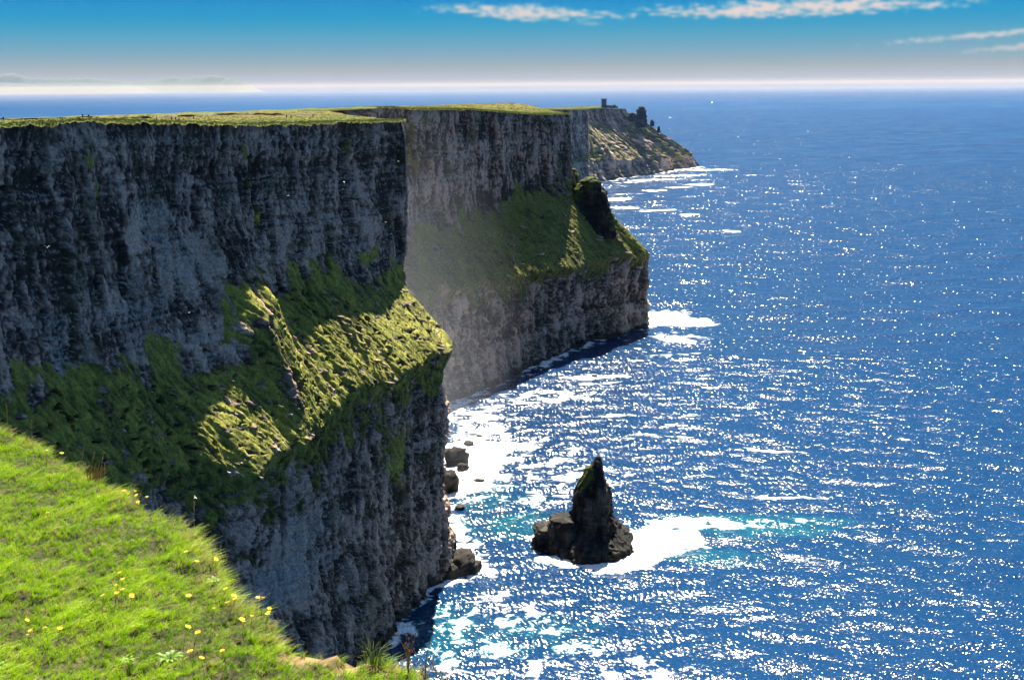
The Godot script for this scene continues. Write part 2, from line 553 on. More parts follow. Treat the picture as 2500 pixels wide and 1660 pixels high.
func boulder(size: Vector3, sd: float, tone: float) -> ArrayMesh:
	var rows := 14
	var around := 22
	var pos := PackedVector3Array()
	var col := PackedColorArray()
	for r in rows + 1:
		var ph := PI * r / rows
		for c in around + 1:
			var an := TAU * (c % around) / around
			var v := Vector3(sin(ph) * cos(an), cos(ph), sin(ph) * sin(an))
			var m := maxf(absf(v.x), maxf(absf(v.y), absf(v.z)))
			v = v.lerp(v / m * 0.8, 0.55)
			var k := cells.get_noise_3d(v.x * 1.3 + sd, v.y * 1.3, v.z * 1.3) * 0.16 + fine.get_noise_3d(v.x * 1.6 + sd, v.y * 1.6, v.z * 1.6) * 0.3
			pos.append(v * (1.0 + k) * size * 0.5)
			var t := clampf(0.5 + k * 2.0, 0, 1)
			col.append(Color(0.03, 0.028, 0.027).lerp(Color(0.15, 0.135, 0.115), t * t * tone))
	return grid_mesh(pos, around + 1, rows + 1, true, col)

# ---------------------------------------------------------------- sea
func wave_normals(size: int, waves: int, slope: float, kmin: int, kmax: int, wind: float, sd: int) -> ImageTexture:
	var rg := RandomNumberGenerator.new()
	rg.seed = sd
	var cosine := PackedFloat32Array()
	cosine.resize(size)
	for i in size: cosine[i] = cos(TAU * i / size)
	var sx := PackedFloat32Array()
	var sy := PackedFloat32Array()
	sx.resize(size * size)
	sy.resize(size * size)
	for w in waves:
		var k := kmin * pow(float(kmax) / kmin, (w + rg.randf()) / waves)
		var an := wind + rg.randfn(0.0, 0.95)
		var kx := int(round(k * cos(an)))
		var ky := int(round(k * sin(an)))
		if kx == 0 and ky == 0: ky = int(k)
		var amp := slope * sqrt(2.0 / waves) * rg.randf_range(0.6, 1.4)
		var l := Vector2(kx, ky).normalized() * amp
		var ph := rg.randi() % size
		var i := 0
		for y in size:
			var q := posmod(ky * y + ph, size)
			for x in size:
				var cv := cosine[q]
				sx[i] += l.x * cv
				sy[i] += l.y * cv
				q += kx
				if q >= size: q -= size
				elif q < 0: q += size
				i += 1
	var data := PackedFloat32Array()
	data.resize(size * size * 3)
	for i in size * size:
		var v := Vector3(-sx[i], -sy[i], 1.0).normalized()
		data[i * 3] = v.x * 0.5 + 0.5
		data[i * 3 + 1] = v.y * 0.5 + 0.5
		data[i * 3 + 2] = v.z * 0.5 + 0.5
	return ImageTexture.create_from_image(Image.create_from_data(size, size, false, Image.FORMAT_RGBF, data.to_byte_array()))

# foam: soft blobs [x, D, half width, half depth, turn, strength, kind] and shores [points, width, strength] over a sheet of water
func foam_texture(lo: Vector2, hi: Vector2, size: int, blobs: Array, shores: Array, sd: int) -> ImageTexture:
	var small := 192
	var m := PackedByteArray()
	m.resize(small * small * 2)
	for j in small:
		for i in small:
			var p := Vector2(lerpf(lo.x, hi.x, (i + 0.5) / small), lerpf(lo.y, hi.y, (j + 0.5) / small))
			var f := 0.0
			var teal := 0.0
			for b in blobs:
				var q := (p - Vector2(b[0], b[1])).rotated(-b[4])
				var k: float = 1.0 - Vector2(q.x / b[2], q.y / b[3]).length()
				if k > 0:
					if b[6] == 0: f = maxf(f, minf(1.0, k * 2.2) * b[5])
					else: teal = maxf(teal, minf(1.0, k * 1.6) * b[5])
			for s in shores:
				for k in s[0].size() - 1:
					var d: float = p.distance_to(Geometry2D.get_closest_point_to_segment(p, s[0][k], s[0][k + 1]))
					f = maxf(f, clampf(1.0 - d / s[1], 0, 1) * s[2])
			m[(j * small + i) * 2] = int(clampf(f, 0, 1) * 255)
			m[(j * small + i) * 2 + 1] = int(clampf(teal, 0, 1) * 255)
	var mask := Image.create_from_data(small, small, false, Image.FORMAT_RG8, m)
	mask.resize(size, size, Image.INTERPOLATE_BILINEAR)
	var mb := mask.get_data()
	var per := size / (hi.x - lo.x)
	var lace := noise(FastNoiseLite.TYPE_SIMPLEX_SMOOTH, 1.0 / (per * 9.0), 5, sd)
	lace.fractal_type = FastNoiseLite.FRACTAL_RIDGED
	var soft := noise(FastNoiseLite.TYPE_SIMPLEX_SMOOTH, 1.0 / (per * 16.0), 5, sd + 1)
	soft.fractal_gain = 0.6
	var lb := lace.get_image(size, size).get_data()
	var sb := soft.get_image(size, size).get_data()
	var out := PackedByteArray()
	out.resize(size * size * 4)
	for i in size * size:
		var f := mb[i * 2]
		var te := mb[i * 2 + 1]
		var a := 0.0
		if f > 8:
			var v := f / 255.0
			a = clampf((v * 1.25 + (sb[i] / 255.0 - 0.5) * 1.5 + (lb[i] / 255.0 - 0.55) * 0.9 * (1.0 - v * 0.5) - 0.62) * 3.2, 0.0, 1.0)
		var al := a
		var rr := 235.0
		var gg := 238.0
		var bb := 238.0
		if te > 8:
			var tv := clampf((te / 255.0 * 1.0 + (sb[i] / 255.0 - 0.5) * 1.2) * 0.7, 0, 0.6)
			al = a + (1.0 - a) * tv
			var k := a / maxf(al, 0.001)
			rr = lerpf(12.0, rr, k)
			gg = lerpf(82.0, gg, k)
			bb = lerpf(92.0, bb, k)
		out[i * 4] = int(rr)
		out[i * 4 + 1] = int(gg)
		out[i * 4 + 2] = int(bb)
		out[i * 4 + 3] = int(al * 255.0)
	return ImageTexture.create_from_image(Image.create_from_data(size, size, false, Image.FORMAT_RGBA8, out))

func water_sheet(parent: Node, mat: Material, x0: float, x1: float, d0: float, d1: float, nx: int, nd: int, swell: FastNoiseLite, high: float, tile: float, turn: float) -> void:
	var pos := PackedVector3Array()
	var uv := PackedVector2Array()
	var uv2 := PackedVector2Array()
	pos.resize((nx + 1) * (nd + 1))
	uv.resize(pos.size())
	uv2.resize(pos.size())
	var cs := cos(turn) / tile
	var warp := noise(FastNoiseLite.TYPE_SIMPLEX_SMOOTH, 1.0 / (tile * 1.7), 2, 61)
	var sn := sin(turn) / tile
	var i := 0
	for r in nd + 1:
		for c in nx + 1:
			var fx := c / float(nx)
			var fd := r / float(nd)
			var x := lerpf(x0, x1, fx)
			var d := lerpf(d0, d1, fd)
			var h := 0.0
			if high > 0 and c > 0 and r > 0 and c < nx and r < nd:
				h = high * swell.get_noise_2d(x * 0.62 + d * 0.3, d * 1.25 - x * 0.22)
			pos[i] = W(x, h, d)
			uv[i] = Vector2(x * cs - d * sn, x * sn + d * cs) + Vector2(warp.get_noise_2d(x, d), warp.get_noise_2d(x + 3.1 * tile, d - 7.7 * tile)) * 0.16
			uv2[i] = Vector2(fx, fd)
			i += 1
	var nrm := PackedVector3Array()
	if high <= 0:
		nrm.resize(pos.size())
		nrm.fill(Vector3.UP)
	part("open_water", grid_mesh(pos, nx + 1, nd + 1, true, PackedColorArray(), uv, uv2, nrm), mat, parent)

func water_mat(normals: Texture2D, foam: Texture2D, scale: float, rough: float) -> StandardMaterial3D:
	var m := StandardMaterial3D.new()
	m.albedo_color = lin(0.002, 0.024, 0.078)
	m.roughness = rough
	m.metallic_specular = 0.37
	m.normal_enabled = true
	m.normal_texture = normals
	m.normal_scale = scale
	if foam:
		m.detail_enabled = true
		m.detail_albedo = foam
		m.detail_uv_layer = BaseMaterial3D.DETAIL_UV_2
		m.detail_blend_mode = BaseMaterial3D.BLEND_MODE_MIX
	return m

# ---------------------------------------------------------------- foreground bank
const EYE := 200.0
var rim := PackedVector2Array([Vector2(-14, 19.5), Vector2(-7.05, 14.65), Vector2(-4.99, 12.76), Vector2(-4.67, 12.55), Vector2(-4.3, 12.03), Vector2(-3.86, 11.48), Vector2(-3.34, 10.8), Vector2(-3.0, 10.4), Vector2(-2.64, 10.13), Vector2(-2.4, 9.68), Vector2(-2.19, 9.15), Vector2(-2.05, 8.74), Vector2(-1.93, 8.51), Vector2(-1.72, 8.22), Vector2(-1.58, 8.08), Vector2(-1.49, 7.76), Vector2(-1.36, 7.57), Vector2(-1.16, 7.57), Vector2(-0.97, 7.42), Vector2(-0.9, 7.44), Vector2(-0.73, 7.36), Vector2(-0.6, 7.25), Vector2(-0.47, 7.01), Vector2(0.1, 6.84), Vector2(1.2, 6.78), Vector2(2.93, 6.7), Vector2(9, 6.2), Vector2(14, 2.0), Vector2(17, -8.0)])

func past_rim(p: Vector2) -> float:   # metres outside the brink of the bank, negative inside
	var best := 1e9
	var side := 1.0
	for k in rim.size() - 1:
		var q := Geometry2D.get_closest_point_to_segment(p, rim[k], rim[k + 1])
		var d := p.distance_squared_to(q)
		if d < best - 1e-9:
			best = d
			var along := rim[k + 1] - rim[k]
			side = signf(along.x * (p.y - rim[k].y) - along.y * (p.x - rim[k].x))
	return sqrt(best) * side

func bank_y(x: float, d: float, o: float) -> float:
	var y := EYE - 3.3
	y += (1.6 * (1.0 - smoothstep(-1.0, 6.6, d)))
	y += 0.05 * fine.get_noise_2d(x * 5.0, d * 5.0) + 0.05 * big.get_noise_2d(x * 60.0, d * 60.0) - 0.03 * lumps.get_noise_2d(x * 9.0, d * 9.0)
	o += 0.05 * fine.get_noise_2d(x * 12.0, d * 12.0)
	if o > -0.25: y -= 0.35 * pow(o + 0.25, 2.0)
	if o > 0.0: y -= 1.6 * o
	if o > 0.3: y -= (o - 0.3) * 32.0
	return maxf(y, -4.0)

func earth_at(x: float, d: float) -> float:
	var q := Vector2((x + 1.13) / 0.30, (d - 7.47) / 0.115).length()
	q = minf(q, Vector2((x + 0.93) / 0.2, (d - 7.3) / 0.09).length() + 0.3)
	return 1.0 - smoothstep(0.8, 1.1, q + 0.35 * fine.get_noise_2d(x * 14.0, d * 14.0))

func make_bank() -> void:
	var xs := []
	var ds := []
	var x := -14.0
	while x < 17.0:
		xs.append(x)
		x += 0.06 if x > -6.0 and x < 0.4 else 0.3
	var d := -9.0
	while d < 20.0:
		ds.append(d)
		d += 0.06 if d > 6.4 and d < 13.6 else 0.3
	var pos := PackedVector3Array()
	var col := PackedColorArray()
	for j in ds.size():
		for i in xs.size():
			var o := past_rim(Vector2(xs[i], ds[j]))
			pos.append(W(xs[i], bank_y(xs[i], ds[j], o), ds[j]))
			var k := clampf(0.5 + fine.get_noise_2d(xs[i] * 6.0, ds[j] * 6.0), 0, 1)
			var c := Color(0.035, 0.05, 0.012).lerp(Color(0.09, 0.085, 0.03), k)
			c = c.lerp(Color(0.34, 0.235, 0.115).lerp(Color(0.22, 0.14, 0.07), k), earth_at(xs[i], ds[j]))
			if o > 0.25: c = Color(0.13, 0.1, 0.07).lerp(Color(0.05, 0.047, 0.045), smoothstep(0.25, 0.6, o + 0.1 * k))
			col.append(c)
	var root := thing("grassy_bank", Vector3.ZERO, "grassy clifftop bank with a bare sandy edge in the foreground", "ground", "", "structure")
	part("soil", grid_mesh(pos, xs.size(), ds.size(), true, col), turf_mat, root)
	# the sward: thousands of tufts
	var sorts := []
	for k in 5: sorts.append(make_tuft(13, 0.034, 0.066, 0.0036, 40 + k, 0.35))
	sorts.append(make_tuft(12, 0.05, 0.12, 0.0034, 60, 0.55))
	var where := []
	var tint := []
	for k in sorts.size():
		where.append([])
		tint.append(PackedColorArray())
	var mat := leafy(0.55)
	for i in 96000:
		var px := rng.randf_range(-6.0, 3.4)
		var pd := rng.randf_range(6.3, 14.2)
		if px > pd * -0.02 - 0.2 and pd > 7.3: continue
		if absf(px) > pd * 0.43 + 0.4: continue
		var o := past_rim(Vector2(px, pd))
		if o > 0.16: continue
		var e := earth_at(px, pd)
		if rng.randf() < e * 1.2: continue
		var patch := fine.get_noise_2d(px * 1.7, pd * 1.7) + 0.5 * big.get_noise_2d(px * 25.0, pd * 25.0)
		var k := rng.randi() % 5
		if rng.randf() < 0.10 + 0.3 * clampf(patch, 0, 1) or (o > -0.15 and rng.randf() < 0.25): k = 5
		var s := rng.randf_range(0.5, 0.95) * (1.0 + 0.45 * patch)
		var lean := Basis(Vector3(0, 0, 1), -0.15 - 0.25 * rng.randf()) * Basis(Vector3.UP, rng.randf_range(-0.9, 0.9) if k == 5 else rng.randf() * TAU)
		where[k].append(Transform3D(lean.scaled(Vector3(s, s, s)), W(px, bank_y(px, pd, o) - 0.008, pd)))
		var g := Color(0.17, 0.33, 0.012).lerp(Color(0.44, 0.6, 0.032), clampf(0.45 + patch * 0.55 + rng.randfn(0, 0.28), 0, 1))
		if rng.randf() < 0.07 + 0.2 * clampf(-patch, 0, 1) + (0.35 if o > -0.12 else 0.0): g = Color(0.5, 0.42, 0.2).lerp(Color(0.38, 0.38, 0.13), rng.randf())
		tint[k].append(g)
	for k in sorts.size():
		var o := multi("grass", sorts[k], mat, where[k], tint[k], root)

# ---------------------------------------------------------------- people (one continuous surface each)
func person_mesh(bones: Array, coat: Color, legs: Color, hair: Color, pack: Color) -> ArrayMesh:
	var cell := 0.036
	var lo := Vector3(-0.62, -0.03, -0.42)
	var n := Vector3i(35, 53, 25)
	var val := PackedFloat32Array()
	val.resize(n.x * n.y * n.z)
	for z in n.z:
		for y in n.y:
			for x in n.x:
				var p := lo + Vector3(x, y, z) * cell
				var best := 1.0
				for b in bones:
					var ba: Vector3 = b[1] - b[0]
					var h := clampf((p - b[0]).dot(ba) / ba.length_squared(), 0, 1)
					var d: float = (p - b[0] - ba * h).length() - lerpf(b[2], b[3], h)
					var k := clampf(0.5 + 0.5 * (best - d) / 0.04, 0, 1)
					best = lerpf(best, d, k) - 0.04 * k * (1.0 - k)
				val[(z * n.y + y) * n.x + x] = best
	var id := {}
	var pos := PackedVector3Array()
	var col := PackedColorArray()
	var ix := PackedInt32Array()
	var step := [1, n.x, n.x * n.y]
	for z in n.z - 1:
		for y in n.y - 1:
			for x in n.x - 1:
				var a := (z * n.y + y) * n.x + x
				var neg := 0
				for k in 8:
					if val[a + (k & 1) + ((k >> 1) & 1) * n.x + (k >> 2) * n.x * n.y] < 0: neg += 1
				if neg == 0 or neg == 8: continue
				var sum := Vector3.ZERO
				var cnt := 0
				for e in [[0, 1], [0, 2], [0, 4], [1, 3], [1, 5], [2, 3], [2, 6], [3, 7], [4, 5], [4, 6], [5, 7], [6, 7]]:
					var va := val[a + (e[0] & 1) + ((e[0] >> 1) & 1) * n.x + (e[0] >> 2) * n.x * n.y]
					var vb := val[a + (e[1] & 1) + ((e[1] >> 1) & 1) * n.x + (e[1] >> 2) * n.x * n.y]
					if (va < 0) != (vb < 0):
						var f := va / (va - vb)
						sum += Vector3(e[0] & 1, (e[0] >> 1) & 1, e[0] >> 2).lerp(Vector3(e[1] & 1, (e[1] >> 1) & 1, e[1] >> 2), f)
						cnt += 1
				id[a] = pos.size()
				var p := lo + (Vector3(x, y, z) + sum / cnt) * cell
				pos.append(p)
				var c := coat
				if p.y < 0.06: c = Color(0.03, 0.025, 0.02)
				elif p.y < 0.88: c = legs
				elif p.y > 1.46: c = hair if (p.z < -0.02 or p.y > 1.68) else Color(0.42, 0.26, 0.19)
				elif p.z < -0.17: c = pack
				col.append(c)
	for z in range(1, n.z - 1):
		for y in range(1, n.y - 1):
			for x in range(1, n.x - 1):
				var a := (z * n.y + y) * n.x + x
				for ax in 3:
					var va := val[a]
					var vb := val[a + step[ax]]
					if (va < 0) == (vb < 0): continue
					var u: int = step[(ax + 1) % 3]
					var v: int = step[(ax + 2) % 3]
					var q := [id.get(a - u - v, -1), id.get(a - v, -1), id.get(a, -1), id.get(a - u, -1)]
					if q.min() < 0: continue
					if va < 0: q.reverse()
					ix.append_array([q[0], q[1], q[2], q[0], q[2], q[3]])
	var nrm := PackedVector3Array()
	nrm.resize(pos.size())
	for k in range(0, ix.size(), 3):
		var fn := (pos[ix[k + 2]] - pos[ix[k]]).cross(pos[ix[k + 1]] - pos[ix[k]])
		for j in 3: nrm[ix[k + j]] += fn
	for k in nrm.size(): nrm[k] = nrm[k].normalized()
	return arrays_mesh(pos, nrm, ix, col)

func pose(which: int) -> Array:
	var b := [
		[Vector3(0, 0.98, 0), Vector3(0, 1.22, -0.01), 0.135, 0.145], [Vector3(0, 1.22, -0.01), Vector3(0, 1.40, 0), 0.15, 0.12],
		[Vector3(-0.13, 1.40, 0), Vector3(0.13, 1.40, 0), 0.085, 0.085], [Vector3(0, 1.42, 0), Vector3(0, 1.55, 0.01), 0.06, 0.055],
		[Vector3(0, 1.60, 0.02), Vector3(0, 1.68, 0.01), 0.092, 0.1], [Vector3(0, 1.60, 0.11), Vector3(0, 1.59, 0.125), 0.02, 0.018],
		[Vector3(-0.09, 0.95, 0), Vector3(0.09, 0.95, 0), 0.125, 0.125]]
	var st := 0.0
	if which == 1: st = 0.24
	if which == 2: st = 0.05
	for s in [-1.0, 1.0]:
		var sw: float = st * s
		var hip := Vector3(0.09 * s, 0.92, 0)
		var knee := Vector3(0.095 * s, 0.5, sw * 0.55 + 0.02)
		var ankle := Vector3(0.1 * s, 0.09, sw - (0.06 if sw < 0 else 0.0))
		b.append([hip, knee, 0.095, 0.062])
		b.append([knee, ankle, 0.062, 0.042])
		b.append([ankle - Vector3(0, 0.045, 0), ankle + Vector3(0.01 * s, -0.05, 0.15), 0.045, 0.035])
		var sh := Vector3(0.2 * s, 1.40, 0)
		var el := Vector3(0.25 * s, 1.13, -0.03 - sw * 0.4)
		var ha := Vector3(0.24 * s, 0.88, 0.06 - sw * 0.8)
		if which == 2 and s > 0:
			el = Vector3(0.36, 1.25, 0.12)
			ha = Vector3(0.52, 1.38, 0.24)
		if which == 3:
			el = Vector3(0.25 * s, 1.15, 0.06)
			ha = Vector3(0.09 * s, 1.3, 0.22)
		b.append([sh, el, 0.055, 0.042])
		b.append([el, ha, 0.042, 0.03])
		b.append([ha, ha + (ha - el).normalized() * 0.09, 0.034, 0.022])
	if which == 1 or which == 0:
		b.append([Vector3(0, 1.12, -0.2), Vector3(0, 1.36, -0.19), 0.11, 0.1])
	return b

# ---------------------------------------------------------------- gulls
func gull_parts(parent: Node3D, up: float, mat_white: Material, mat_grey: Material, mat_dark: Material) -> void:
	var st := tool()
	tube(st, [Vector3(0, 0, -0.31), Vector3(0, 0.01, -0.27), Vector3(0, 0.015, -0.2), Vector3(0, 0, -0.08), Vector3(0, -0.01, 0.06), Vector3(0, 0, 0.2), Vector3(0, 0.01, 0.3)], [0.006, 0.03, 0.042, 0.075, 0.078, 0.045, 0.012], 9)
	part("body", done(st, true), mat_white, parent)
	st = tool()
	tube(st, [Vector3(0, 0, -0.31), Vector3(0, -0.006, -0.37)], [0.012, 0.003], 5)
	part("beak", done(st), mat_dark, parent)
	st = tool()
	for k in 5:
		var a := (k - 2) * 0.2
		tri(st, Vector3(0, 0.01, 0.25), Vector3(sin(a - 0.1) * 0.2, 0.012, 0.25 + cos(a - 0.1) * 0.2), Vector3(sin(a + 0.1) * 0.2, 0.012, 0.25 + cos(a + 0.1) * 0.2))
	part("tail", done(st), mat_white, parent)
	for s in [-1.0, 1.0]:
		st = tool()
		var root_f := Vector3(0.05 * s, 0.03, -0.1)
		var root_b := Vector3(0.05 * s, 0.02, 0.1)
		var mid_f := Vector3(0.36 * s, 0.03 + up * 0.3, -0.17)
		var mid_b := Vector3(0.34 * s, 0.02 + up * 0.28, 0.05)
		var tip_f := Vector3(0.6 * s, 0.03 + up * 0.42, -0.02)
		var tip_b := Vector3(0.56 * s, 0.02 + up * 0.38, 0.06)
		var tip := Vector3(0.72 * s, 0.02 + up * 0.45, 0.12)
		for q in [[root_f, mid_f, mid_b, root_b], [mid_f, tip_f, tip_b, mid_b]]:
			for lift in [0.0, 0.012]:
				var v := Vector3(0, lift, 0)
				tri(st, q[0] + v, q[1] + v, q[2] + v)
				tri(st, q[0] + v, q[2] + v, q[3] + v)
		var wing := part("wing", done(st), mat_grey, parent)
		st = tool()
		tri(st, tip_f, tip, tip_b)
		tri(st, tip_f + Vector3(0, 0.006, 0), tip_b + Vector3(0, 0.006, 0), tip + Vector3(0, 0.006, 0))
		part("wing_tip", done(st), mat_dark, wing)

# ---------------------------------------------------------------- flowers
func flower_head(sd: int, closed: float) -> ArrayMesh:
	var rg := RandomNumberGenerator.new()
	rg.seed = sd
	var st := tool()
	for ring in 3:
		var count: int = [16, 12, 7][ring]
		var rad: float = [0.019, 0.014, 0.008][ring]
		for k in count:
			var a := TAU * k / count + ring * 0.2 + rg.randf_range(-0.06, 0.06)
			var o := Vector3(cos(a), 0, sin(a))
			var s := Vector3(-o.z, 0, o.x) * 0.0022
			var e: Vector3 = o * rad * rg.randf_range(0.85, 1.1) + Vector3(0, 0.002 + ring * 0.003 + closed * rad, 0)
			tri(st, o * 0.003 - s * 0.5, e - s, e + s)
			tri(st, o * 0.003 - s * 0.5, e + s, o * 0.003 + s * 0.5)
	tube(st, [Vector3(0, -0.012, 0), Vector3(0, -0.004, 0), Vector3(0, 0.002, 0)], [0.002, 0.006, 0.005], 6)
	return done(st)

const ORDER := ["first", "second", "third", "fourth", "fifth", "sixth", "seventh", "eighth", "ninth", "tenth", "eleventh", "twelfth"]

func _ready() -> void:
	rng.seed = 20170
	# ---- camera, sky, sun, exposure, haze
	var cam := Camera3D.new()
	cam.name = "camera"
	cam.position = Vector3(0, EYE, 0)
	cam.rotation = Vector3(-atan(620.0 / 3300.0), 0, deg_to_rad(-0.43))
	cam.fov = rad_to_deg(2.0 * atan(830.0 / 3300.0))
	cam.near = 0.5
	cam.far = 260000.0
	cam.current = true
	add_child(cam)
	var env := Environment.new()
	env.background_mode = Environment.BG_SKY
	var pan := PanoramaSkyMaterial.new()
	pan.panorama = make_sky()
	env.sky = Sky.new()
	env.sky.sky_material = pan
	env.background_energy_multiplier = 0.295
	env.tonemap_mode = Environment.TONE_MAPPER_LINEAR
	env.tonemap_exposure = 4.3
	env.sdfgi_enabled = true
	env.ssao_enabled = true
	env.ssil_enabled = true
	env.fog_enabled = true
	env.fog_density = 0.000002
	env.fog_light_color = Color(0.68, 0.82, 1.0)
	env.volumetric_fog_enabled = true
	env.volumetric_fog_density = 0.0
	var around := WorldEnvironment.new()
	around.name = "surroundings"
	around.environment = env
	add_child(around)
	var sun := DirectionalLight3D.new()
	sun.name = "sun"
	sun.light_color = Color(1.0, 0.955, 0.87)
	sun.light_energy = 1.6
	sun.light_angular_distance = 0.53
	sun.shadow_enabled = true
	sun.rotation = Vector3(deg_to_rad(-57.0), PI - deg_to_rad(5.5), 0)   # high ahead of the camera
	add_child(sun)

	# ---- noises and materials
	big = noise(FastNoiseLite.TYPE_SIMPLEX_SMOOTH, 0.02, 2, 3)
	fine = noise(FastNoiseLite.TYPE_SIMPLEX_SMOOTH, 1.0, 4, 11)
	cells = noise(FastNoiseLite.TYPE_CELLULAR, 1.0, 1, 21)
	cells.cellular_return_type = FastNoiseLite.RETURN_CELL_VALUE
	cells.cellular_jitter = 0.85
	lumps = noise(FastNoiseLite.TYPE_CELLULAR, 1.0, 1, 31)
	lumps.cellular_return_type = FastNoiseLite.RETURN_DISTANCE
	var grain := grain_image(0.012, 5, 0.45, 1.0)
	var relief := grain_image(0.02, 6, 0.0, 1.0)
	rock_mat = earthy(grain, relief, 7.0, 18.0)
	turf_mat = earthy(grain, relief, 1.7, 3.0)
	var top_mat := earthy(grain, relief, 9.0, 30.0)
	grass_far_mat = leafy(0.5)
	tuft_far = make_tuft(9, 0.7, 0.9, 0.22, 71, 0.0)

	make_sea()
	make_land(top_mat)
	make_bank()
	make_rocks()
	make_tower()
	make_small_things()

func make_sea() -> void:
	var sea := thing("sea", Vector3.ZERO, "blue Atlantic sea glittering in the sun with white foam below the cliffs", "sea", "", "structure")
	var ripple := wave_normals(512, 54, 0.185, 6, 50, PI * 0.5, 9)
	var chop := noise(FastNoiseLite.TYPE_SIMPLEX_SMOOTH, 1.0 / 26.0, 4, 41)
	chop.fractal_gain = 0.55
	var swell := noise(FastNoiseLite.TYPE_SIMPLEX_SMOOTH, 1.0 / 70.0, 3, 42)
	swell.fractal_gain = 0.5
	var wide := noise(FastNoiseLite.TYPE_SIMPLEX_SMOOTH, 1.0 / 600.0, 3, 44)
	var roll := noise(FastNoiseLite.TYPE_SIMPLEX_SMOOTH, 1.0 / 190.0, 3, 43)
	var near_foam := foam_texture(Vector2(-120, 380), Vector2(420, 980), 1536, [
		[66, 578, 26, 26, 0.0, 1.0, 0], [52, 556, 24, 13, 0.5, 1.0, 0], [34, 548, 30, 12, -0.3, 0.95, 0], [86, 600, 34, 12, -0.1, 0.75, 0], [112, 600, 40, 8, 0.05, 0.6, 0],
		[36, 575, 42, 46, 0, 0.4, 0], [-20, 720, 24, 60, 0.1, 0.95, 0], [-24, 670, 20, 40, 0, 0.9, 0], [-6, 740, 34, 50, 0, 0.55, 0], [10, 690, 60, 90, 0, 0.38, 0],
		[-20, 800, 30, 60, 0.2, 0.6, 0], [20, 860, 50, 30, 0.3, 0.5, 0], [60, 922, 34, 9, 0.1, 0.75, 0], [52, 900, 30, 6, 0.2, 0.65, 0], [145, 726, 22, 4, -0.35, 0.8, 0], [137, 887, 12, 4, 0, 0.8, 0],
		[60, 810, 28, 5, 0.1, 0.6, 0], [90, 760, 20, 4, -0.2, 0.6, 0], [-10, 470, 50, 60, 0.3, 0.38, 0], [20, 440, 60, 30, 0, 0.33, 0], [140, 640, 30, 5, 0, 0.55, 0],
		[110, 598, 60, 22, 0, 0.8, 1], [75, 560, 40, 16, -0.2, 0.6, 1], [0, 600, 34, 26, 0, 0.55, 1], [-30, 480, 24, 40, 0.35, 0.55, 1], [0, 470, 40, 24, 0.2, 0.4, 1], [-10, 640, 26, 40, 0, 0.35, 1]], [
		[[Vector2(-75, 400), Vector2(-52, 455), Vector2(-46, 485), Vector2(-37, 519), Vector2(-16, 541), Vector2(-28, 590), Vector2(-40, 650), Vector2(-70, 700)], 14.0, 0.78],
		[[Vector2(-60, 800), Vector2(-37, 840), Vector2(-14, 912), Vector2(26, 984)], 20.0, 0.8],
		[[Vector2(9, 582), Vector2(37, 547), Vector2(53, 580), Vector2(30, 602), Vector2(9, 582)], 9.0, 1.0]], 51)
	var far_foam := foam_texture(Vector2(-200, 980), Vector2(1500, 3400), 1024, [
		[130, 1165, 40, 60, 0, 0.85, 0], [150, 1135, 34, 26, 0, 1.0, 0], [134, 1062, 26, 36, 0.3, 0.7, 0], [120, 1000, 30, 10, 0, 0.7, 0],
		[216, 2530, 40, 16, 0.35, 1.0, 0], [275, 2610, 40, 16, 0.35, 1.0, 0], [335, 2690, 40, 16, 0.4, 1.0, 0], [385, 2760, 40, 26, 0.3, 1.0, 0], [190, 2420, 30, 60, -0.4, 1.0, 0], [190, 2245, 40, 18, -0.1, 1.0, 0],
		[240, 2190, 44, 18, -0.1, 1.0, 0], [275, 2110, 24, 20, -0.4, 0.9, 0], [305, 1870, 22, 10, -0.3, 1.0, 0], [470, 3240, 90, 60, 0, 0.8, 0], [380, 3040, 90, 40, 0.2, 0.75, 0], [310, 2910, 80, 40, 0.2, 0.7, 0],
		[250, 2830, 60, 26, 0.2, 0.6, 0], [520, 3050, 60, 14, 0, 0.6, 0], [420, 2900, 60, 12, 0.1, 0.6, 0]], [
		[[Vector2(26, 984), Vector2(62, 1062), Vector2(106, 1112), Vector2(126, 1160)], 20.0, 0.8],
		[[Vector2(205, 2911), Vector2(293, 3106), Vector2(379, 3202), Vector2(462, 3355)], 40.0, 0.85]], 52)
	var mat_near := water_mat(ripple, near_foam, 1.0, 0.15)
	var mat_mid := water_mat(ripple, far_foam, 1.0, 0.18)
	var mat_far := water_mat(ripple, null, 0.8, 0.19)
	water_sheet(sea, mat_near, -120, 420, 380, 980, 450, 500, chop, 1.5, 24.0, 0.3)
	water_sheet(sea, mat_mid, -200, 1500, 980, 3400, 320, 460, swell, 3.2, 61.0, 0.2)
	water_sheet(sea, mat_far, -1800, 4600, 3400, 11000, 260, 300, roll, 9.0, 170.0, 0.4)
	for q in [[-4000, -120, 380, 980], [420, 6000, 380, 980], [-4000, -200, 980, 3400], [1500, 6000, 980, 3400], [-4000, 6000, -4000, 380], [-4000, -1800, 3400, 11000], [4600, 6000, 3400, 11000]]:
		water_sheet(sea, mat_mid if q[0] > 0 else mat_far, q[0], q[1], q[2], q[3], 8, 8, swell, 0.0, 90.0, 0.3)
	water_sheet(sea, mat_far, -9000, 15000, 11000, 32000, 130, 150, wide, 14.0, 420.0, 0.7)
	for q in [[-120000, -9000, 11000, 32000], [15000, 120000, 11000, 32000], [-120000, 120000, 32000, 120000], [-120000, -4000, -4000, 11000], [6000, 120000, -4000, 11000], [-120000, 120000, -60000, -4000]]:
		water_sheet(sea, mat_far, q[0], q[1], q[2], q[3], 6, 6, swell, 0.0, 700.0, 0.1)

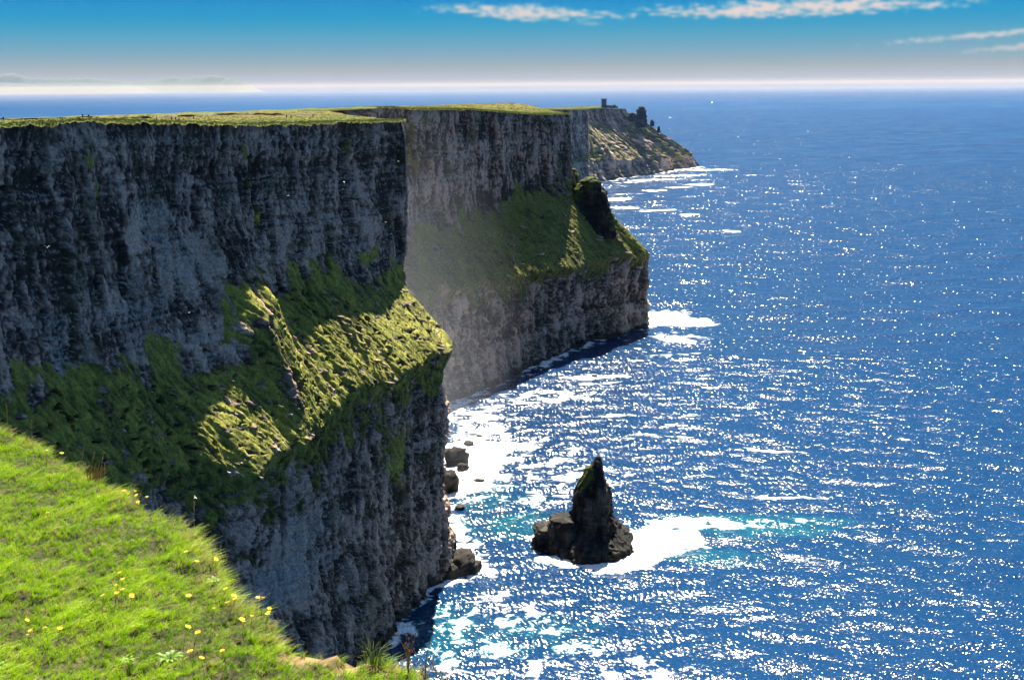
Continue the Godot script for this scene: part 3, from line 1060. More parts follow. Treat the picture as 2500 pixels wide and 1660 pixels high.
func make_land(top_mat: Material) -> void:
	var one := {
		"az": 22.0, "pabs": -253.0, "t0": 60.0, "tv": 240.0, "tm": 484.0, "lead": 50.0, "step": 0.42, "cuts": [190, 100, 230], "scale": 1.0, "rough": 1.0, "round": 16.0, "back": -50.0, "flank": 165.0, "dip": 0.03, "flare": 3.0, "dull": 0.0,
		"ragged": 0.35, "creep": 0.12, "creep_up": 0.06, "bare": 0.31, "undercut": -3.5, "tufts": 0.06, "tuft_size": 0.65, "mat": rock_mat, "top_mat": top_mat, "inland": 189.4, "rise": 62.0, "open": 0.33, "pstep": 0.8, "brink_tufts": 30000, "tuft_reach": 60.0,
		"label": "tall dark cliff in shade with sunlit grass shelf, nearest beyond the grassy bank",
		"rows": [
			{"t": [60, 249, 277, 308, 346, 390, 445, 505], "y": [188, 189.5, 190.8, 191.5, 189.9, 188.0, 187.2, 186.3], "p": [0, 0, 0, 1, 0, -1, 0, 1], "tc": 506.0},
			{"t": [60, 265, 315, 345, 360, 371, 382, 392, 407, 436, 468, 493], "y": [118, 119, 116, 114, 116, 126, 130, 131, 131, 128.6, 122.6, 117], "p": [3, 4, 7, 7, 12, 17, 15, 5, 3, 3, 3, 3], "tc": 495.0},
			{"t": [60, 240, 304, 326, 340, 360, 395, 443, 493], "y": [98, 96, 92, 90, 84, 87, 93, 96, 95.7], "p": [16, 15, 14, 17, 31, 32, 30, 28, 28], "tc": 480.0},
			{"t": [60, 411, 432, 466, 484], "y": [0, 0, 0, 0, 0], "p": [36, 35, 29.5, 26.5, 31], "tc": 485.0}],
		"blobs": [[309, 180, 2.0, 5, 0, 1], [311, 172, 1.6, 4, 0, 1], [393, 178, 1.8, 5, 0, 1], [396, 168, 2.0, 4, 0, 1], [399, 156, 2.2, 5, 0, 1], [455, 178, 1.6, 4, 0, 1], [300, 150, 9, 12, 3, 0.8], [290, 128, 8, 10, 1, 0.9], [334, 158, 12, 12, 1, 0.8], [352, 150, 12, 14, 1, 0.7],
			[322, 130, 22, 16, 1, 0.75], [328, 134, 8, 12, 2, 1.0], [350, 124, 14, 8, 1, 0.7], [366, 52, 34, 15, 1, 1.0], [348, 44, 16, 8, 1, 1.0], [400, 26, 10, 14, 1, 0.6], [405, 20, 9, 14, 3, 0.9], [380, 70, 16, 10, 3, 0.5], [440, 64, 12, 10, 0, 1], [352, 117, 12, 4, -1, 1],
			[372, 104, 5, 7, -1, 1], [300, 106, 20, 9, 0, 1], [270, 104, 18, 10, 0, 1], [412, 150, 26, 16, 1, 0.35], [452, 150, 22, 22, 1, 0.3], [470, 60, 10, 6, 1, 0.8]]}
	make_cliff(one)
	make_plateau(one, 0.7)
	cliffs.one = one
	var two := {
		"az": 28.0, "pabs": -465.0, "t0": 505.0, "tv": 700.0, "tm": 975.0, "lead": 120.0, "step": 0.75, "cuts": [110, 62, 110], "scale": 1.35, "rough": 1.0, "round": 34.0, "back": -40.0, "flank": 300.0, "dip": 0.02, "flare": 7.0, "dull": 0.4,
		"ragged": 0.3, "creep": 0.12, "creep_up": 0.16, "bare": 0.42, "undercut": -4.0, "tufts": 0.22, "tuft_size": 1.2, "mat": rock_mat, "top_mat": top_mat, "inland": 185.8, "rise": 60.0, "open": 0.3, "pstep": 1.6, "brink_tufts": 14000, "tuft_reach": 60.0,
		"label": "second long cliff behind spray with a green spur reaching out to sea",
		"rows": [
			{"t": [505, 719, 738, 817, 860, 910, 973], "y": [187, 187.5, 186, 184.5, 182, 179.4, 178.2], "p": [0, 0, 0, 0, 0, 0, 0], "tc": 974.0},
			{"t": [505, 752, 806, 866, 963], "y": [92, 94, 99, 107, 110], "p": [6, 5, 5, 5, 6], "tc": 1002.0},
			{"t": [505, 738, 793, 854, 922, 975], "y": [76, 74, 69.5, 67.5, 66, 62], "p": [28, 28, 26, 26, 30, 41], "tc": 1030.0},
			{"t": [505, 721, 800, 860, 930, 975], "y": [0, 0, 0, 0, 0, 0], "p": [40, 37, 27, 26, 27, 44], "tc": 1020.0}],
		"blobs": [[742, 165, 4, 26, 0, 1], [750, 150, 3, 14, 0, 1], [760, 178, 3, 5, 0, 1], [800, 150, 30, 30, 1, 0.35], [760, 120, 30, 24, 1, 0.4], [840, 16, 30, 8, 1, 0.5], [935, 172, 18, 6, 3, 0.8], [945, 176, 12, 4, 1, 0.6]]}
	make_cliff(two)
	make_plateau(two, 0.6)
	cliffs.two = two
	var three := {
		"az": 30.0, "pabs": -1348.0, "t0": 2100.0, "tv": 2380.0, "tm": 2890.0, "lead": 330.0, "step": 2.6, "cuts": [40, 34, 26], "scale": 3.0, "rough": 0.8, "round": 70.0, "back": -30.0, "flank": 500.0, "dip": 0.02, "flare": 2.0, "dull": 0.45,
		"ragged": 0.2, "creep": 0.02, "creep_up": 0.02, "bare": 0.02, "undercut": -3.0, "tufts": 0.35, "tuft_size": 2.4, "mat": rock_mat, "top_mat": top_mat, "inland": 151.5, "rise": 90.0, "open": 0.3, "pstep": 6.0, "brink_tufts": 5000, "tuft_reach": 120.0,
		"label": "hazy far headland with a watchtower and a stony slope running down to sea",
		"rows": [
			{"t": [2100, 2420, 2509, 2599, 2612, 2764, 2871], "y": [153, 152, 151, 149.5, 149.5, 150, 145.5], "p": [44, 40, 40, 40, 2, 0, 0], "tc": 2868.0},
			{"t": [2100, 2596, 2610, 2663, 2786, 2862], "y": [46, 50, 124, 118, 98, 116], "p": [50, 48, 12, 8, 8, 10], "tc": 2925.0},
			{"t": [2100, 2564, 2683, 2811, 2890], "y": [36, 46, 38, 27, 30], "p": [58, 58, 60, 60, 56], "tc": 3105.0},
			{"t": [2100, 2760, 2890], "y": [0, 0, 0], "p": [76, 70, 66], "tc": 3135.0}],
		"blobs": [[2720, 80, 60, 20, 0, 1], [2640, 90, 20, 40, 0, 1], [2900, 70, 60, 14, 0, 1], [2800, 70, 50, 12, -1, 1]]}
	make_cliff(three)
	make_plateau(three, 0.4)
	cliffs.three = three
	# mountains across the bay, far out on the left of the horizon
	make_hills("far_hills", [[0, 0], [700, 407], [1334, 566], [1963, 623], [2799, 678], [3327, 817], [3757, 691], [4259, 729], [4889, 847], [5141, 886], [5719, 800], [5984, 675], [6299, 734], [6647, 609], [6993, 422], [7693, 0]], Vector2(-20396, 70000), 1.0, "low blue mountain ridge on the horizon, with a rounded double peak")
	make_hills("far_hills", [[0, 872], [1362, 951], [2720, 985], [3137, 1115], [3630, 1067], [4069, 886], [5645, 808], [7226, 797], [7568, 839], [8351, 722], [9925, 577], [11274, 434], [12174, 0]], Vector2(-30848, 76000), 1.0, "pale far ridge at the left end of the horizon")
	make_hills("far_hills", [[0, 538], [2945, 535], [4120, 488], [5299, 498], [6479, 509], [7459, 483], [8437, 417], [9609, 312], [10309, 0]], Vector2(-27398, 66000), 1.0, "low flat headland lying in haze below the far ridges")
	# banks of sea haze: one along the coast, one lying on the horizon
	for k in [[[9000, 192, 9400], [2500, 92, 5900], 0.000013, Color(0.5, 0.72, 1.0), "thin blue sea haze over the water round the far headland"],
		[[160000, 300, 46000], [3000, 146, 38000], 0.0000085, Color(1.0, 0.95, 0.92), "pale bank of sea haze lying along the whole horizon"]]:
		var veil := FogMaterial.new()
		veil.albedo = k[3]
		veil.density = k[2]
		var bank := FogVolume.new()
		bank.name = numbered("sea_haze")
		bank.shape = RenderingServer.FOG_VOLUME_SHAPE_BOX
		bank.size = Vector3(k[0][0], k[0][1], k[0][2])
		bank.position = W(k[1][0], k[1][1], k[1][2])
		bank.material = veil
		add_child(bank)
		tag(bank, k[4], "haze", "", "stuff")

func make_hills(called: String, prof: Array, at: Vector2, stretch: float, label: String) -> void:
	var pos := PackedVector3Array()
	var col := PackedColorArray()
	var n := 90
	var wide: float = prof[-1][0]
	var rows := 9
	var hs := prof.map(func(q): return q[1])
	var xs := prof.map(func(q): return q[0])
	for r in rows:
		var v := r / float(rows - 1) * 2.0 - 1.0
		for c in n + 1:
			var x := wide * c / n
			var h := interp(xs, hs, x) * stretch
			var ridge := (1.0 - pow(absf(v), 1.3)) * (1.0 + 0.25 * big.get_noise_2d(x * 0.06 + at.y, v * 30.0) * absf(v))
			h = h * ridge * (1.0 + 0.12 * fine.get_noise_2d(x * 0.006, v * 1.5))
			pos.append(W(x, maxf(h, -5.0) - 4.0 * absf(v), v * 2500.0))
			col.append(Color(0.04, 0.055, 0.06))
	var root := part(called, grid_mesh(pos, n + 1, rows, true, col), grass_hill(), self)
	root.position = W(at.x, 0, at.y)
	tag(root, label, "hills", "", "structure")

func grass_hill() -> StandardMaterial3D:
	var m := StandardMaterial3D.new()
	m.vertex_color_use_as_albedo = true
	m.roughness = 1.0
	return m

func make_rocks() -> void:
	# the stack: spire, step block, low slab
	var at := W(36, 0, 572)
	var stack := thing("sea_stack", at, "tall dark pointed sea stack standing in white foam off the cliff", "sea stack")
	part("spire", rock_tower([[-4, 15, 54, 29, 574], [0, 17, 52.6, 27, 574], [3, 19, 52.4, 25, 574], [5.6, 22, 49.6, 21, 573], [9, 23.4, 47, 16, 572], [13, 24.4, 45, 13, 571], [16.5, 25.4, 43.8, 11, 570], [20, 26.8, 43, 9.5, 569], [24, 27.8, 42.2, 8, 568], [28, 28.4, 41.2, 7, 567], [31.5, 29.6, 39.8, 5.6, 566], [33, 30.4, 39.6, 5, 566], [36, 31.8, 39.2, 4, 566], [37.4, 33.6, 39, 3.2, 566], [39, 35, 38.8, 2.4, 566], [41.2, 35.6, 38.5, 1.8, 566], [42, 36.4, 38.2, 1.2, 566]], at, 170, 0.4, 1.5, 0.8, [[31, 34, 564, 4.5], [24, 17, 560, 2.4]], 3.0), rock_mat, stack)
	part("step_block", rock_tower([[-3, 13.5, 30, 12, 570], [4, 15, 30, 11, 569], [10, 16, 28, 9, 568], [14.2, 16.8, 27, 7, 567]], at, 90, 0.45, 1.2, 0.5, [], 9.0), rock_mat, stack)
	part("low_slab", rock_tower([[-3, 7.6, 22, 9, 574], [5, 8.8, 20, 7.5, 574], [8.6, 10.5, 18, 6, 573]], at, 70, 0.45, 1.1, 0.5, [], 14.0), rock_mat, stack)
	# crags on the spur of the second cliff
	var q := W(70, 0, 1080)
	var crag := thing("rock_crag", W(58, 95, 1080), "dark tilted crag with a grassy cap on the spur of the second cliff", "crag")
	part("crag_rock", rock_tower([[80, 43, 86, 15, 1085], [96, 43, 82, 14, 1084], [104, 44, 79, 12, 1083], [112, 46, 77, 11, 1082], [119, 50, 73.5, 9, 1082], [125, 56, 70.5, 7, 1082], [128.2, 61, 68, 4, 1082]], W(58, 95, 1080), 90, 0.8, 1.4, 0.75, [[60, 128, 1080, 11], [50, 119, 1076, 8], [86, 96, 1078, 10]], 22.0), rock_mat, crag)
	var knob := thing("rock_crag", W(50, 110, 1100), "small sunlit grassy knob tucked behind the second cliff's corner", "crag")
	part("crag_rock", rock_tower([[105, 44, 57, 8, 1102], [118, 46, 55, 7, 1102], [128, 47, 54.6, 6, 1102], [134, 48, 52.5, 3, 1102]], W(50, 110, 1100), 50, 0.9, 1.0, 0.8, [[51, 131, 1100, 9]], 27.0), rock_mat, knob)
	# crags along the ridge of the far headland
	for k in [[[[104, 289, 318, 12, 3180], [116, 291, 316, 11, 3180], [132, 293.5, 315.5, 10, 3180], [142, 294, 314, 9, 3180], [150, 298, 311, 6, 3180], [152, 302, 308, 3, 3180]], "tall round-topped rock pinnacle on the ridge of the far headland", "rock_pinnacle"],
		[[[118, 268, 291, 10, 3170], [128, 270, 290, 9, 3170], [136, 276, 288, 6, 3170], [138, 280, 285, 3, 3170]], "low domed rock between the far watchtower cliff and the pinnacle", "rock_pinnacle"],
		[[[106, 326, 336, 6, 3190], [114, 327, 335, 5, 3190], [118, 327, 334, 4, 3190], [121, 329, 332, 2, 3190]], "small upright rock just seaward of the tall far pinnacle", "rock_pinnacle"],
		[[[90, 343, 352, 6, 3200], [100, 344, 351, 5, 3200], [104, 345, 350, 4, 3200], [106, 347, 349, 2, 3200]], "lowest small rock finger down the far headland's ridge", "rock_pinnacle"]]:
		var mid := W((k[0][0][1] + k[0][0][2]) / 2.0, k[0][0][0], k[0][0][4])
		var pin := thing(k[2], mid, k[1], "rock")
		part("pinnacle_rock", rock_tower(k[0], mid, 40, 2.0, 2.0, 0.8, [], mid.x), rock_mat, pin)
	# boulders and ledges at the foot of the first cliff
	var lab := [["largest dark ledge at the cliff's seaward corner", "rock"], ["upper dark rock step against the corner of the first cliff", "rock"], ["low dark rock at the outer end of the corner ledge", "rock"], ["dark rock wedged inside the corner ledge", "rock"],
		["tall pale rock buttress standing in bright foam past the corner", "rock"], ["paler rounded rock buttress nearer the cliff corner", "rock"], ["low pale slab beside the pale buttress", "rock"], ["flat rock awash in the foam of the cove", "rock"],
		["small dark rock awash just off the cliff corner", "rock"], ["small rock at the back of the foaming cove", "rock"], ["tiny dark rock among the cove's foam", "rock"], ["lone dark rock breaking the glitter below the second cliff", "rock"]]
	var spots := [[-23, 3, 541, 15, 11, 16, 0.6], [-29.5, 10, 547, 8, 17, 10, 0.5], [-17.5, 1.2, 540.5, 8, 6, 9, 0.8], [-27, 2, 533, 9, 7, 9, 0.5], [-31, 3, 706, 9, 13, 14, 1.0], [-31.5, 4, 655, 8, 15, 13, 1.0], [-26.5, 1, 694, 6, 4.5, 7, 1.0], [-17.5, 0.4, 670, 6, 2.4, 4, 0.9],
		[-26, 0.3, 626, 5, 2.2, 5, 0.7], [-25, 0.6, 744, 6, 3, 6, 0.9], [-19.5, 0.4, 760, 3.5, 2, 4, 0.7], [57.5, 0.3, 923, 5, 2.2, 5, 0.4]]
	for i in spots.size():
		var s: Array = spots[i]
		var o := part("rock", boulder(Vector3(s[3], s[4], s[5]), i * 3.7, s[6]), rock_mat, self)
		o.position = W(s[0], s[1], s[2])
		o.rotation.y = i * 1.3
		tag(o, lab[i][0], lab[i][1], "rocks at the foot of the cliffs")
	# drifting spray between the first and second cliff
	var spray := FogMaterial.new()
	spray.albedo = Color(0.9, 0.93, 1.0)
	spray.density = 0.00016
	for k in 10:
		var f := [-66 + 2 * (k % 2), 45 + 5 * k, 725, 44 + 18 * k, 130 + 17 * k, 70 + 10 * k]
		if k > 6: f = [-48, 10 + 8 * (k - 7), 720, 60 + 20 * (k - 7), 50 + 30 * (k - 7), 120]
		var fog := FogVolume.new()
		fog.name = numbered("sea_mist")
		fog.shape = RenderingServer.FOG_VOLUME_SHAPE_ELLIPSOID
		fog.size = Vector3(f[3], f[4], f[5])
		fog.position = W(f[0], f[1], f[2])
		fog.material = spray
		add_child(fog)
		tag(fog, "veil of sunlit sea spray drifting up between the first and second cliff", "mist", "sea spray", "stuff")

func make_tower() -> void:
	var st := tool()
	var y: float = plateau_height(cliffs.three, 210, 3078)
	var tower := thing("watch_tower", W(210.5, y - 1.0, 3078), "small square ruined watchtower on the far headland's top", "tower")
	var stone := plain(lin(0.09, 0.085, 0.085), 0.95)
	for s in [[-5.6, -4.5, -5.6, 5.6], [4.5, 5.6, -5.6, 5.6]]:
		box(st, Vector3(s[0], 0, s[2]), Vector3(s[1], 19, s[3]))
	box(st, Vector3(-4.5, 0, -5.6), Vector3(4.5, 19, -4.5))
	box(st, Vector3(-4.5, 0, 4.5), Vector3(-0.8, 19, 5.6))
	box(st, Vector3(0.8, 0, 4.5), Vector3(4.5, 19, 5.6))
	box(st, Vector3(-0.8, 0, 4.5), Vector3(0.8, 12, 5.6))
	box(st, Vector3(-0.8, 14.5, 4.5), Vector3(0.8, 19, 5.6))
	part("wall", done(st), stone, tower)
	st = tool()
	box(st, Vector3(-6.2, 19, -6.2), Vector3(6.2, 20.4, 6.2))
	for k in [[-6.2, -3.4], [-1.3, 1.3], [4.0, 6.2]]:
		box(st, Vector3(k[0], 20.4, 5.3), Vector3(k[1], 21.8 + 0.3 * k[0] * 0.1, 6.2))
	box(st, Vector3(-6.2, 20.4, -6.2), Vector3(-5.3, 22.0, 5.3))
	part("parapet", done(st), stone, tower)
	# ruined enclosure wall east of it
	var w := thing("stone_wall", W(226, y - 1.0, 3090), "long low ruined stone wall running from the far watchtower", "wall")
	st = tool()
	box(st, Vector3(-9, 0, -1), Vector3(6, 6.5, 1))
	box(st, Vector3(6, 0, -1.05), Vector3(13, 7.2, 1.05))
	box(st, Vector3(13, 0, -0.95), Vector3(17, 4.2, 0.95))
	part("wall_stones", done(st), stone, w)

func make_small_things() -> void:
	var one: Dictionary = cliffs.one
	var two: Dictionary = cliffs.two
	# an earth-and-stone bank along the clifftop path
	var st := tool()
	var last := []
	for i in 150:
		var p := plateau_at(one, 262.0 + i * 1.55, 46.0 + 10.0 * big.get_noise_2d(i * 2.0, 4.0))
		var q := [p + Vector3(-0.7, -0.5, 0.3), p + Vector3(-0.3, 0.75 + 0.35 * fine.get_noise_2d(i * 0.7, 1.0), 0.1), p + Vector3(0.3, 0.7 + 0.35 * fine.get_noise_2d(i * 0.7, 5.0), -0.1), p + Vector3(0.7, -0.5, -0.3)]
		if last.size():
			for k in 3:
				tri(st, last[k], q[k + 1], q[k])
				tri(st, last[k], last[k + 1], q[k + 1])
		last = q
	var dyke := part("earth_dyke", done(st, true), plain(lin(0.055, 0.055, 0.025), 0.95), self)
	tag(dyke, "low dark earth dyke running along the skyline of the first clifftop", "dyke")
	# post and wire fence
	var wood := plain(lin(0.09, 0.075, 0.06), 0.9)
	var fence := thing("wire_fence", W(0, 0, 0), "post and wire fence along the skyline above the second cliff", "fence")
	var tops := []
	var post := CylinderMesh.new()
	post.top_radius = 0.09
	post.bottom_radius = 0.11
	post.height = 1.5
	post.radial_segments = 7
	post.rings = 1
	for i in 24:
		var t := 752.0 + i * 4.3
		var p := plateau_at(two, t, 33.0)
		var o := part("post", post, wood, fence)
		o.position = p + Vector3(0, 0.6, 0)
		o.rotation = Vector3(rng.randf_range(-0.05, 0.05), 0, rng.randf_range(-0.06, 0.06))
		tops.append(p)
	for h in [0.55, 0.9, 1.2]:
		st = tool()
		tube(st, tops.map(func(p): return p + Vector3(0, h, 0)), tops.map(func(_p): return 0.012), 4)
		part("wire", done(st), plain(lin(0.2, 0.2, 0.2), 0.5), fence)
	make_people(one, two)
	make_gulls()
	make_plants()

func make_people(one: Dictionary, two: Dictionary) -> void:
	var skin_mat := StandardMaterial3D.new()
	skin_mat.vertex_color_use_as_albedo = true
	skin_mat.roughness = 0.85
	var navy := Color(0.015, 0.02, 0.05)
	var black := Color(0.015, 0.015, 0.016)
	var grey := Color(0.08, 0.08, 0.085)
	var white := Color(0.75, 0.75, 0.73)
	var red := Color(0.4, 0.04, 0.04)
	var pink := Color(0.5, 0.18, 0.2)
	var brown := Color(0.05, 0.03, 0.02)
	# x, D, cliff, pose, turn, coat, legs, what sets this one apart
	var list := [
		[-147.5, 398, 0, 0, 0.6, black, navy, "person in dark clothes with a pack at the left end of the clifftop skyline"],
		[-146.0, 409, 0, 3, 2.0, navy, black, "lone person in navy crouched near the left skyline dyke"],
		[-123.4, 395, 0, 1, 1.3, navy, grey, "left one of two walkers close to the cliff brink, navy coat and pack"],
		[-122.2, 397, 0, 1, 1.5, black, navy, "right and taller one of two walkers near the brink, black coat"],
		[-110.9, 429, 0, 3, 2.8, white, navy, "person in a white top standing near the brink"],
		[-109.3, 441, 0, 0, 0.3, brown, black, "person in brown just right of the white-topped one"],
		[-112.3, 459, 0, 0, 1.0, black, navy, "first of three dark figures walking together on the clifftop"],
		[-111.6, 461, 0, 1, 1.2, grey, black, "middle one of three figures walking together, grey coat"],
		[-111.0, 464, 0, 2, 1.4, navy, black, "tallest and last of three figures together, arm raised"],
		[-111.1, 480, 0, 3, 0.2, black, black, "dark figure alone right of the group of three"],
		[-84.9, 519, 0, 0, 0.5, navy, black, "left one of a pair standing on the middle of the clifftop, navy"],
		[-83.5, 521, 0, 1, -0.6, black, grey, "right one of a pair standing mid clifftop, black coat"],
		[-77.6, 538, 0, 3, 1.0, grey, navy, "single grey-clad person between the pair and the red group"],
		[-62.6, 574, 0, 0, 1.9, red, navy, "person in a red jacket near the first cliff's corner"],
		[-61.4, 575, 0, 3, 0.6, pink, grey, "person in pink beside the red jacket"],
		[-60.3, 577, 0, 1, 0.9, navy, black, "navy walker just right of the pink and red pair"],
		[-58.6, 573, 0, 0, 2.2, grey, black, "grey-clad person last before the first cliff's corner"],
		[-67.6, 930, 1, 0, 0.5, black, black, "left one of a pair at the fence above the second cliff"],
		[-66.2, 931, 1, 3, 1.5, navy, black, "right one of a pair at the fence above the second cliff"],
		[-62.0, 940, 1, 1, 1.0, black, grey, "lone dark walker beside the fence, right of the pair"],
		[-1.0, 1010, 1, 0, 0.9, navy, black, "tiny dark figure midway along the second clifftop"],
		[35.2, 1075, 1, 3, 0.4, black, navy, "tiny dark figure near the end of the second clifftop"]]
	for q in list:
		var cf: Dictionary = [one, two][q[2]]
		var o := part("person", person_mesh(pose(q[3]), q[5], q[6], brown, q[5] * 0.6), skin_mat, self)
		o.position = W(q[0], plateau_height(cf, q[0], q[1]) - 0.04, q[1])
		o.rotation.y = q[4]
		var s := 0.97 + 0.06 * rng.randf()
		o.scale = Vector3(s, s, s)
		tag(o, q[7], "person", "walkers on the clifftop")

func make_gulls() -> void:
	var white := plain(lin(0.8, 0.8, 0.78), 0.7)
	var grey := plain(lin(0.62, 0.63, 0.65), 0.7)
	var dark := plain(lin(0.04, 0.04, 0.045), 0.7)
	var list := [
		[-110.5, 163.1, 320, "large white gull soaring highest at the left of the shaded wall"], [-96.3, 134.3, 398, "white gull in front of the dark rock left of the sunlit shelf"], [-83.3, 127.2, 413, "gull gliding beside the top of the left sunlit grass"],
		[-102.0, 166.9, 425, "gull against the upper dark wall, left of centre"], [-76.9, 163.4, 468, "gull flying level with mid upper wall of the first cliff"], [-60.8, 165.9, 496, "upper one of two gulls near the right part of the upper wall"],
		[-61.6, 163.4, 496, "lower one of two gulls near the right part of the upper wall"], [-49.4, 182.4, 540, "gull just under the brink near the first cliff's corner"], [-44.6, 170.9, 540, "gull beside the vertical corner edge of the first cliff"],
		[-48.0, 149.2, 516, "gull low on the upper wall near the corner"], [-23.6, 145.0, 846, "gull against the upper wall of the second cliff"], [-17.1, 105.9, 846, "gull against the green slope of the second cliff"],
		[-34.9, 126.8, 818, "gull left of the others before the second cliff"], [-17.0, 59.0, 826, "gull low before the second cliff's lower wall"], [-26.5, 24.2, 798, "lowest gull in the spray of the cove"],
		[-35.0, 59.1, 498, "gull before the pale beds near the first cliff's seaward edge"], [-46.2, 55.6, 478, "gull midway down the first cliff's lower wall"], [-53.1, 24.8, 458, "gull near the foot of the first cliff"],
		[-87.7, 89.2, 358, "small gull just above the grassy bank's edge"], [-82.4, 90.6, 378, "gull under the lower left corner of the sunlit grass"], [110.9, 83.9, 300, "large gull over the open glittering sea at lower right"]]
	for i in list.size():
		var q: Array = list[i]
		var g := thing("seagull", W(q[0], q[1], q[2]), q[3], "gull", "gulls in flight")
		gull_parts(g, [0.9, 0.3, -0.2, 0.6, 0.1][i % 5], white, grey, dark)
		g.rotation = Vector3(rng.randf_range(-0.2, 0.2), rng.randf() * TAU, rng.randf_range(-0.5, 0.5))
		if i == 20: g.rotation = Vector3(0.1, 1.2, 0.3)

func make_plants() -> void:
	var gold := StandardMaterial3D.new()
	gold.albedo_color = lin(0.85, 0.6, 0.008)
	gold.roughness = 0.7
	gold.backlight_enabled = true
	gold.backlight = Color(0.5, 0.5, 0.4)
	var stalk := plain(lin(0.08, 0.11, 0.02), 0.8)
	var heads := [flower_head(1, 0.0), flower_head(2, 0.35), flower_head(3, 0.1)]
	var groups := [
		["of two on the upper left brink", [[-4.11, 11.48], [-3.98, 11.45]]], ["upper left of the bank, standing alone", [[-3.5, 9.66]]],
		["of seven on the brink above the shaded cliff", [[-3.16, 10.63], [-3.15, 10.51], [-3.13, 10.72], [-3.09, 10.62], [-3.08, 10.48], [-3.05, 10.54], [-2.96, 10.37]]],
		["of the loose four along the right brink", [[-2.26, 8.96], [-2.13, 8.73], [-2.1, 9.05], [-2.1, 8.96]]],
		["of the scattered eight mid bank", [[-2.59, 8.36], [-2.58, 8.0], [-2.55, 8.31], [-2.55, 8.18], [-2.52, 8.05], [-2.5, 8.13], [-2.41, 8.0], [-2.4, 8.12]]],
		["bank between the middle group and the brink, alone", [[-2.07, 8.2]]], ["of four between the mid group and brink", [[-1.89, 8.23], [-1.8, 8.08], [-1.79, 8.03], [-1.78, 8.12]]],
		["left edge of the bank, cut by the frame", [[-3.37, 8.43]]], ["of five at the lower left", [[-2.96, 7.69], [-2.92, 7.61], [-2.88, 7.58], [-2.79, 7.61], [-2.71, 7.54]]],
		["of five on the brink above the bare earth", [[-1.62, 8.03], [-1.59, 8.02], [-1.54, 7.93], [-1.54, 7.88], [-1.52, 7.82]]], ["lower middle of the bank, alone", [[-1.86, 7.8]]],
		["of three just left of the bare earth", [[-1.62, 7.67], [-1.62, 7.6], [-1.59, 7.67]]], ["of two beside the large leafy plant", [[-1.97, 7.55], [-1.89, 7.47]]], ["of three at the bottom edge", [[-1.8, 7.1], [-1.75, 7.15], [-1.65, 7.25]]]]
	for g in groups:
		for i in g[1].size():
			var p: Array = g[1][i]
			var o := past_rim(Vector2(p[0], p[1]))
			var y := bank_y(p[0], p[1], o)
			var label: String = "yellow hawkbit flower, %s" % g[0] if g[1].size() == 1 else "%s yellow flower from left, %s" % [ORDER[i], g[0]]
			var f := thing("yellow_flower", W(p[0], y, p[1]), label, "flower", "yellow flowers on the bank")
			var h := rng.randf_range(0.1, 0.16)
			var bend := Vector3(rng.randf_range(-0.02, 0.04), 0, rng.randf_range(-0.02, 0.03))
			var st := tool()
			tube(st, [Vector3.ZERO, bend * 0.3 + Vector3(0, h * 0.5, 0), bend + Vector3(0, h, 0)], [0.0016, 0.0014, 0.0013], 5)
			part("stem", done(st), stalk, f)
			var head := part("flower_head", heads[i % 3], gold, f)
			head.position = bend + Vector3(0, h + 0.008, 0)
			head.rotation = Vector3(rng.randf_range(0.1, 0.6), rng.randf() * TAU, rng.randf_range(-0.3, 0.3))
			var s := rng.randf_range(0.7, 1.0)
			head.scale = Vector3(s, s, s)
	# dry stalks and tufts
	var straw := leafy(0.3)
	var rush := make_tuft(46, 0.11, 0.30, 0.006, 81, 0.15)
	var r0 := thing("rush_tuft", W(-3.58, bank_y(-3.58, 11.12, past_rim(Vector2(-3.58, 11.12))), 11.12), "tall reddish-brown tuft of rushes on the brink", "grass tuft")
	part("blades", rush, plain(lin(0.2, 0.12, 0.03), 0.8), r0)
	var r1 := thing("rush_tuft", W(-0.82, bank_y(-0.82, 7.33, past_rim(Vector2(-0.82, 7.33))), 7.33), "spiky green grass tuft at the seaward end of the bare earth", "grass tuft")
	part("blades", make_tuft(60, 0.12, 0.17, 0.005, 82, 0.1), plain(lin(0.13, 0.17, 0.025), 0.8), r1)
	var spots := [[-3.75, 11.3, "leftmost tall dry grass stalk on the brink"], [-3.66, 11.25, "second dry grass stalk left of the rush tuft"], [-3.5, 11.02, "dry grass stalk right behind the rush tuft"], [-3.44, 10.96, "dry grass stalk just right of the rush tuft"],
		[-4.5, 12.25, "dry bent grass stalk at the upper left brink"], [-4.85, 12.6, "dry grass stalk at the far left brink"], [-2.36, 9.55, "dry stalk leaning out from the bulge of the bank"], [-2.1, 8.95, "thin dry stalk on the right-hand brink"], [-2.0, 8.6, "dry stalk low on the right-hand brink"],
		[1.52, 6.74, "first orange dry stalk at the bottom right, over the sea"], [1.66, 6.74, "second orange dry stalk at the bottom right, over the sea"], [1.78, 6.74, "third orange dry stalk at the bottom right, over the sea"], [1.92, 6.74, "fourth orange dry stalk at the bottom right, over the sea"], [2.1, 6.74, "last orange dry stalk at the bottom right, over the sea"]]
	for i in spots.size():
		var q: Array = spots[i]
		var y := bank_y(q[0], q[1], past_rim(Vector2(q[0], q[1])))
		var o := thing("dry_stalk", W(q[0], y, q[1]), q[2], "grass stalk", "dry grass stalks on the bank")
		var h := rng.randf_range(0.24, 0.34)
		var lean := Vector3(rng.randf_range(0.0, 0.09), 0, rng.randf_range(-0.03, 0.03))
		var st := tool()
		tube(st, [Vector3.ZERO, lean * 0.3 + Vector3(0, h * 0.55, 0), lean + Vector3(0, h, 0)], [0.0018, 0.0015, 0.001], 5)
		part("stem", done(st), plain(lin(0.38, 0.25, 0.1), 0.8), o)
		st = tool()
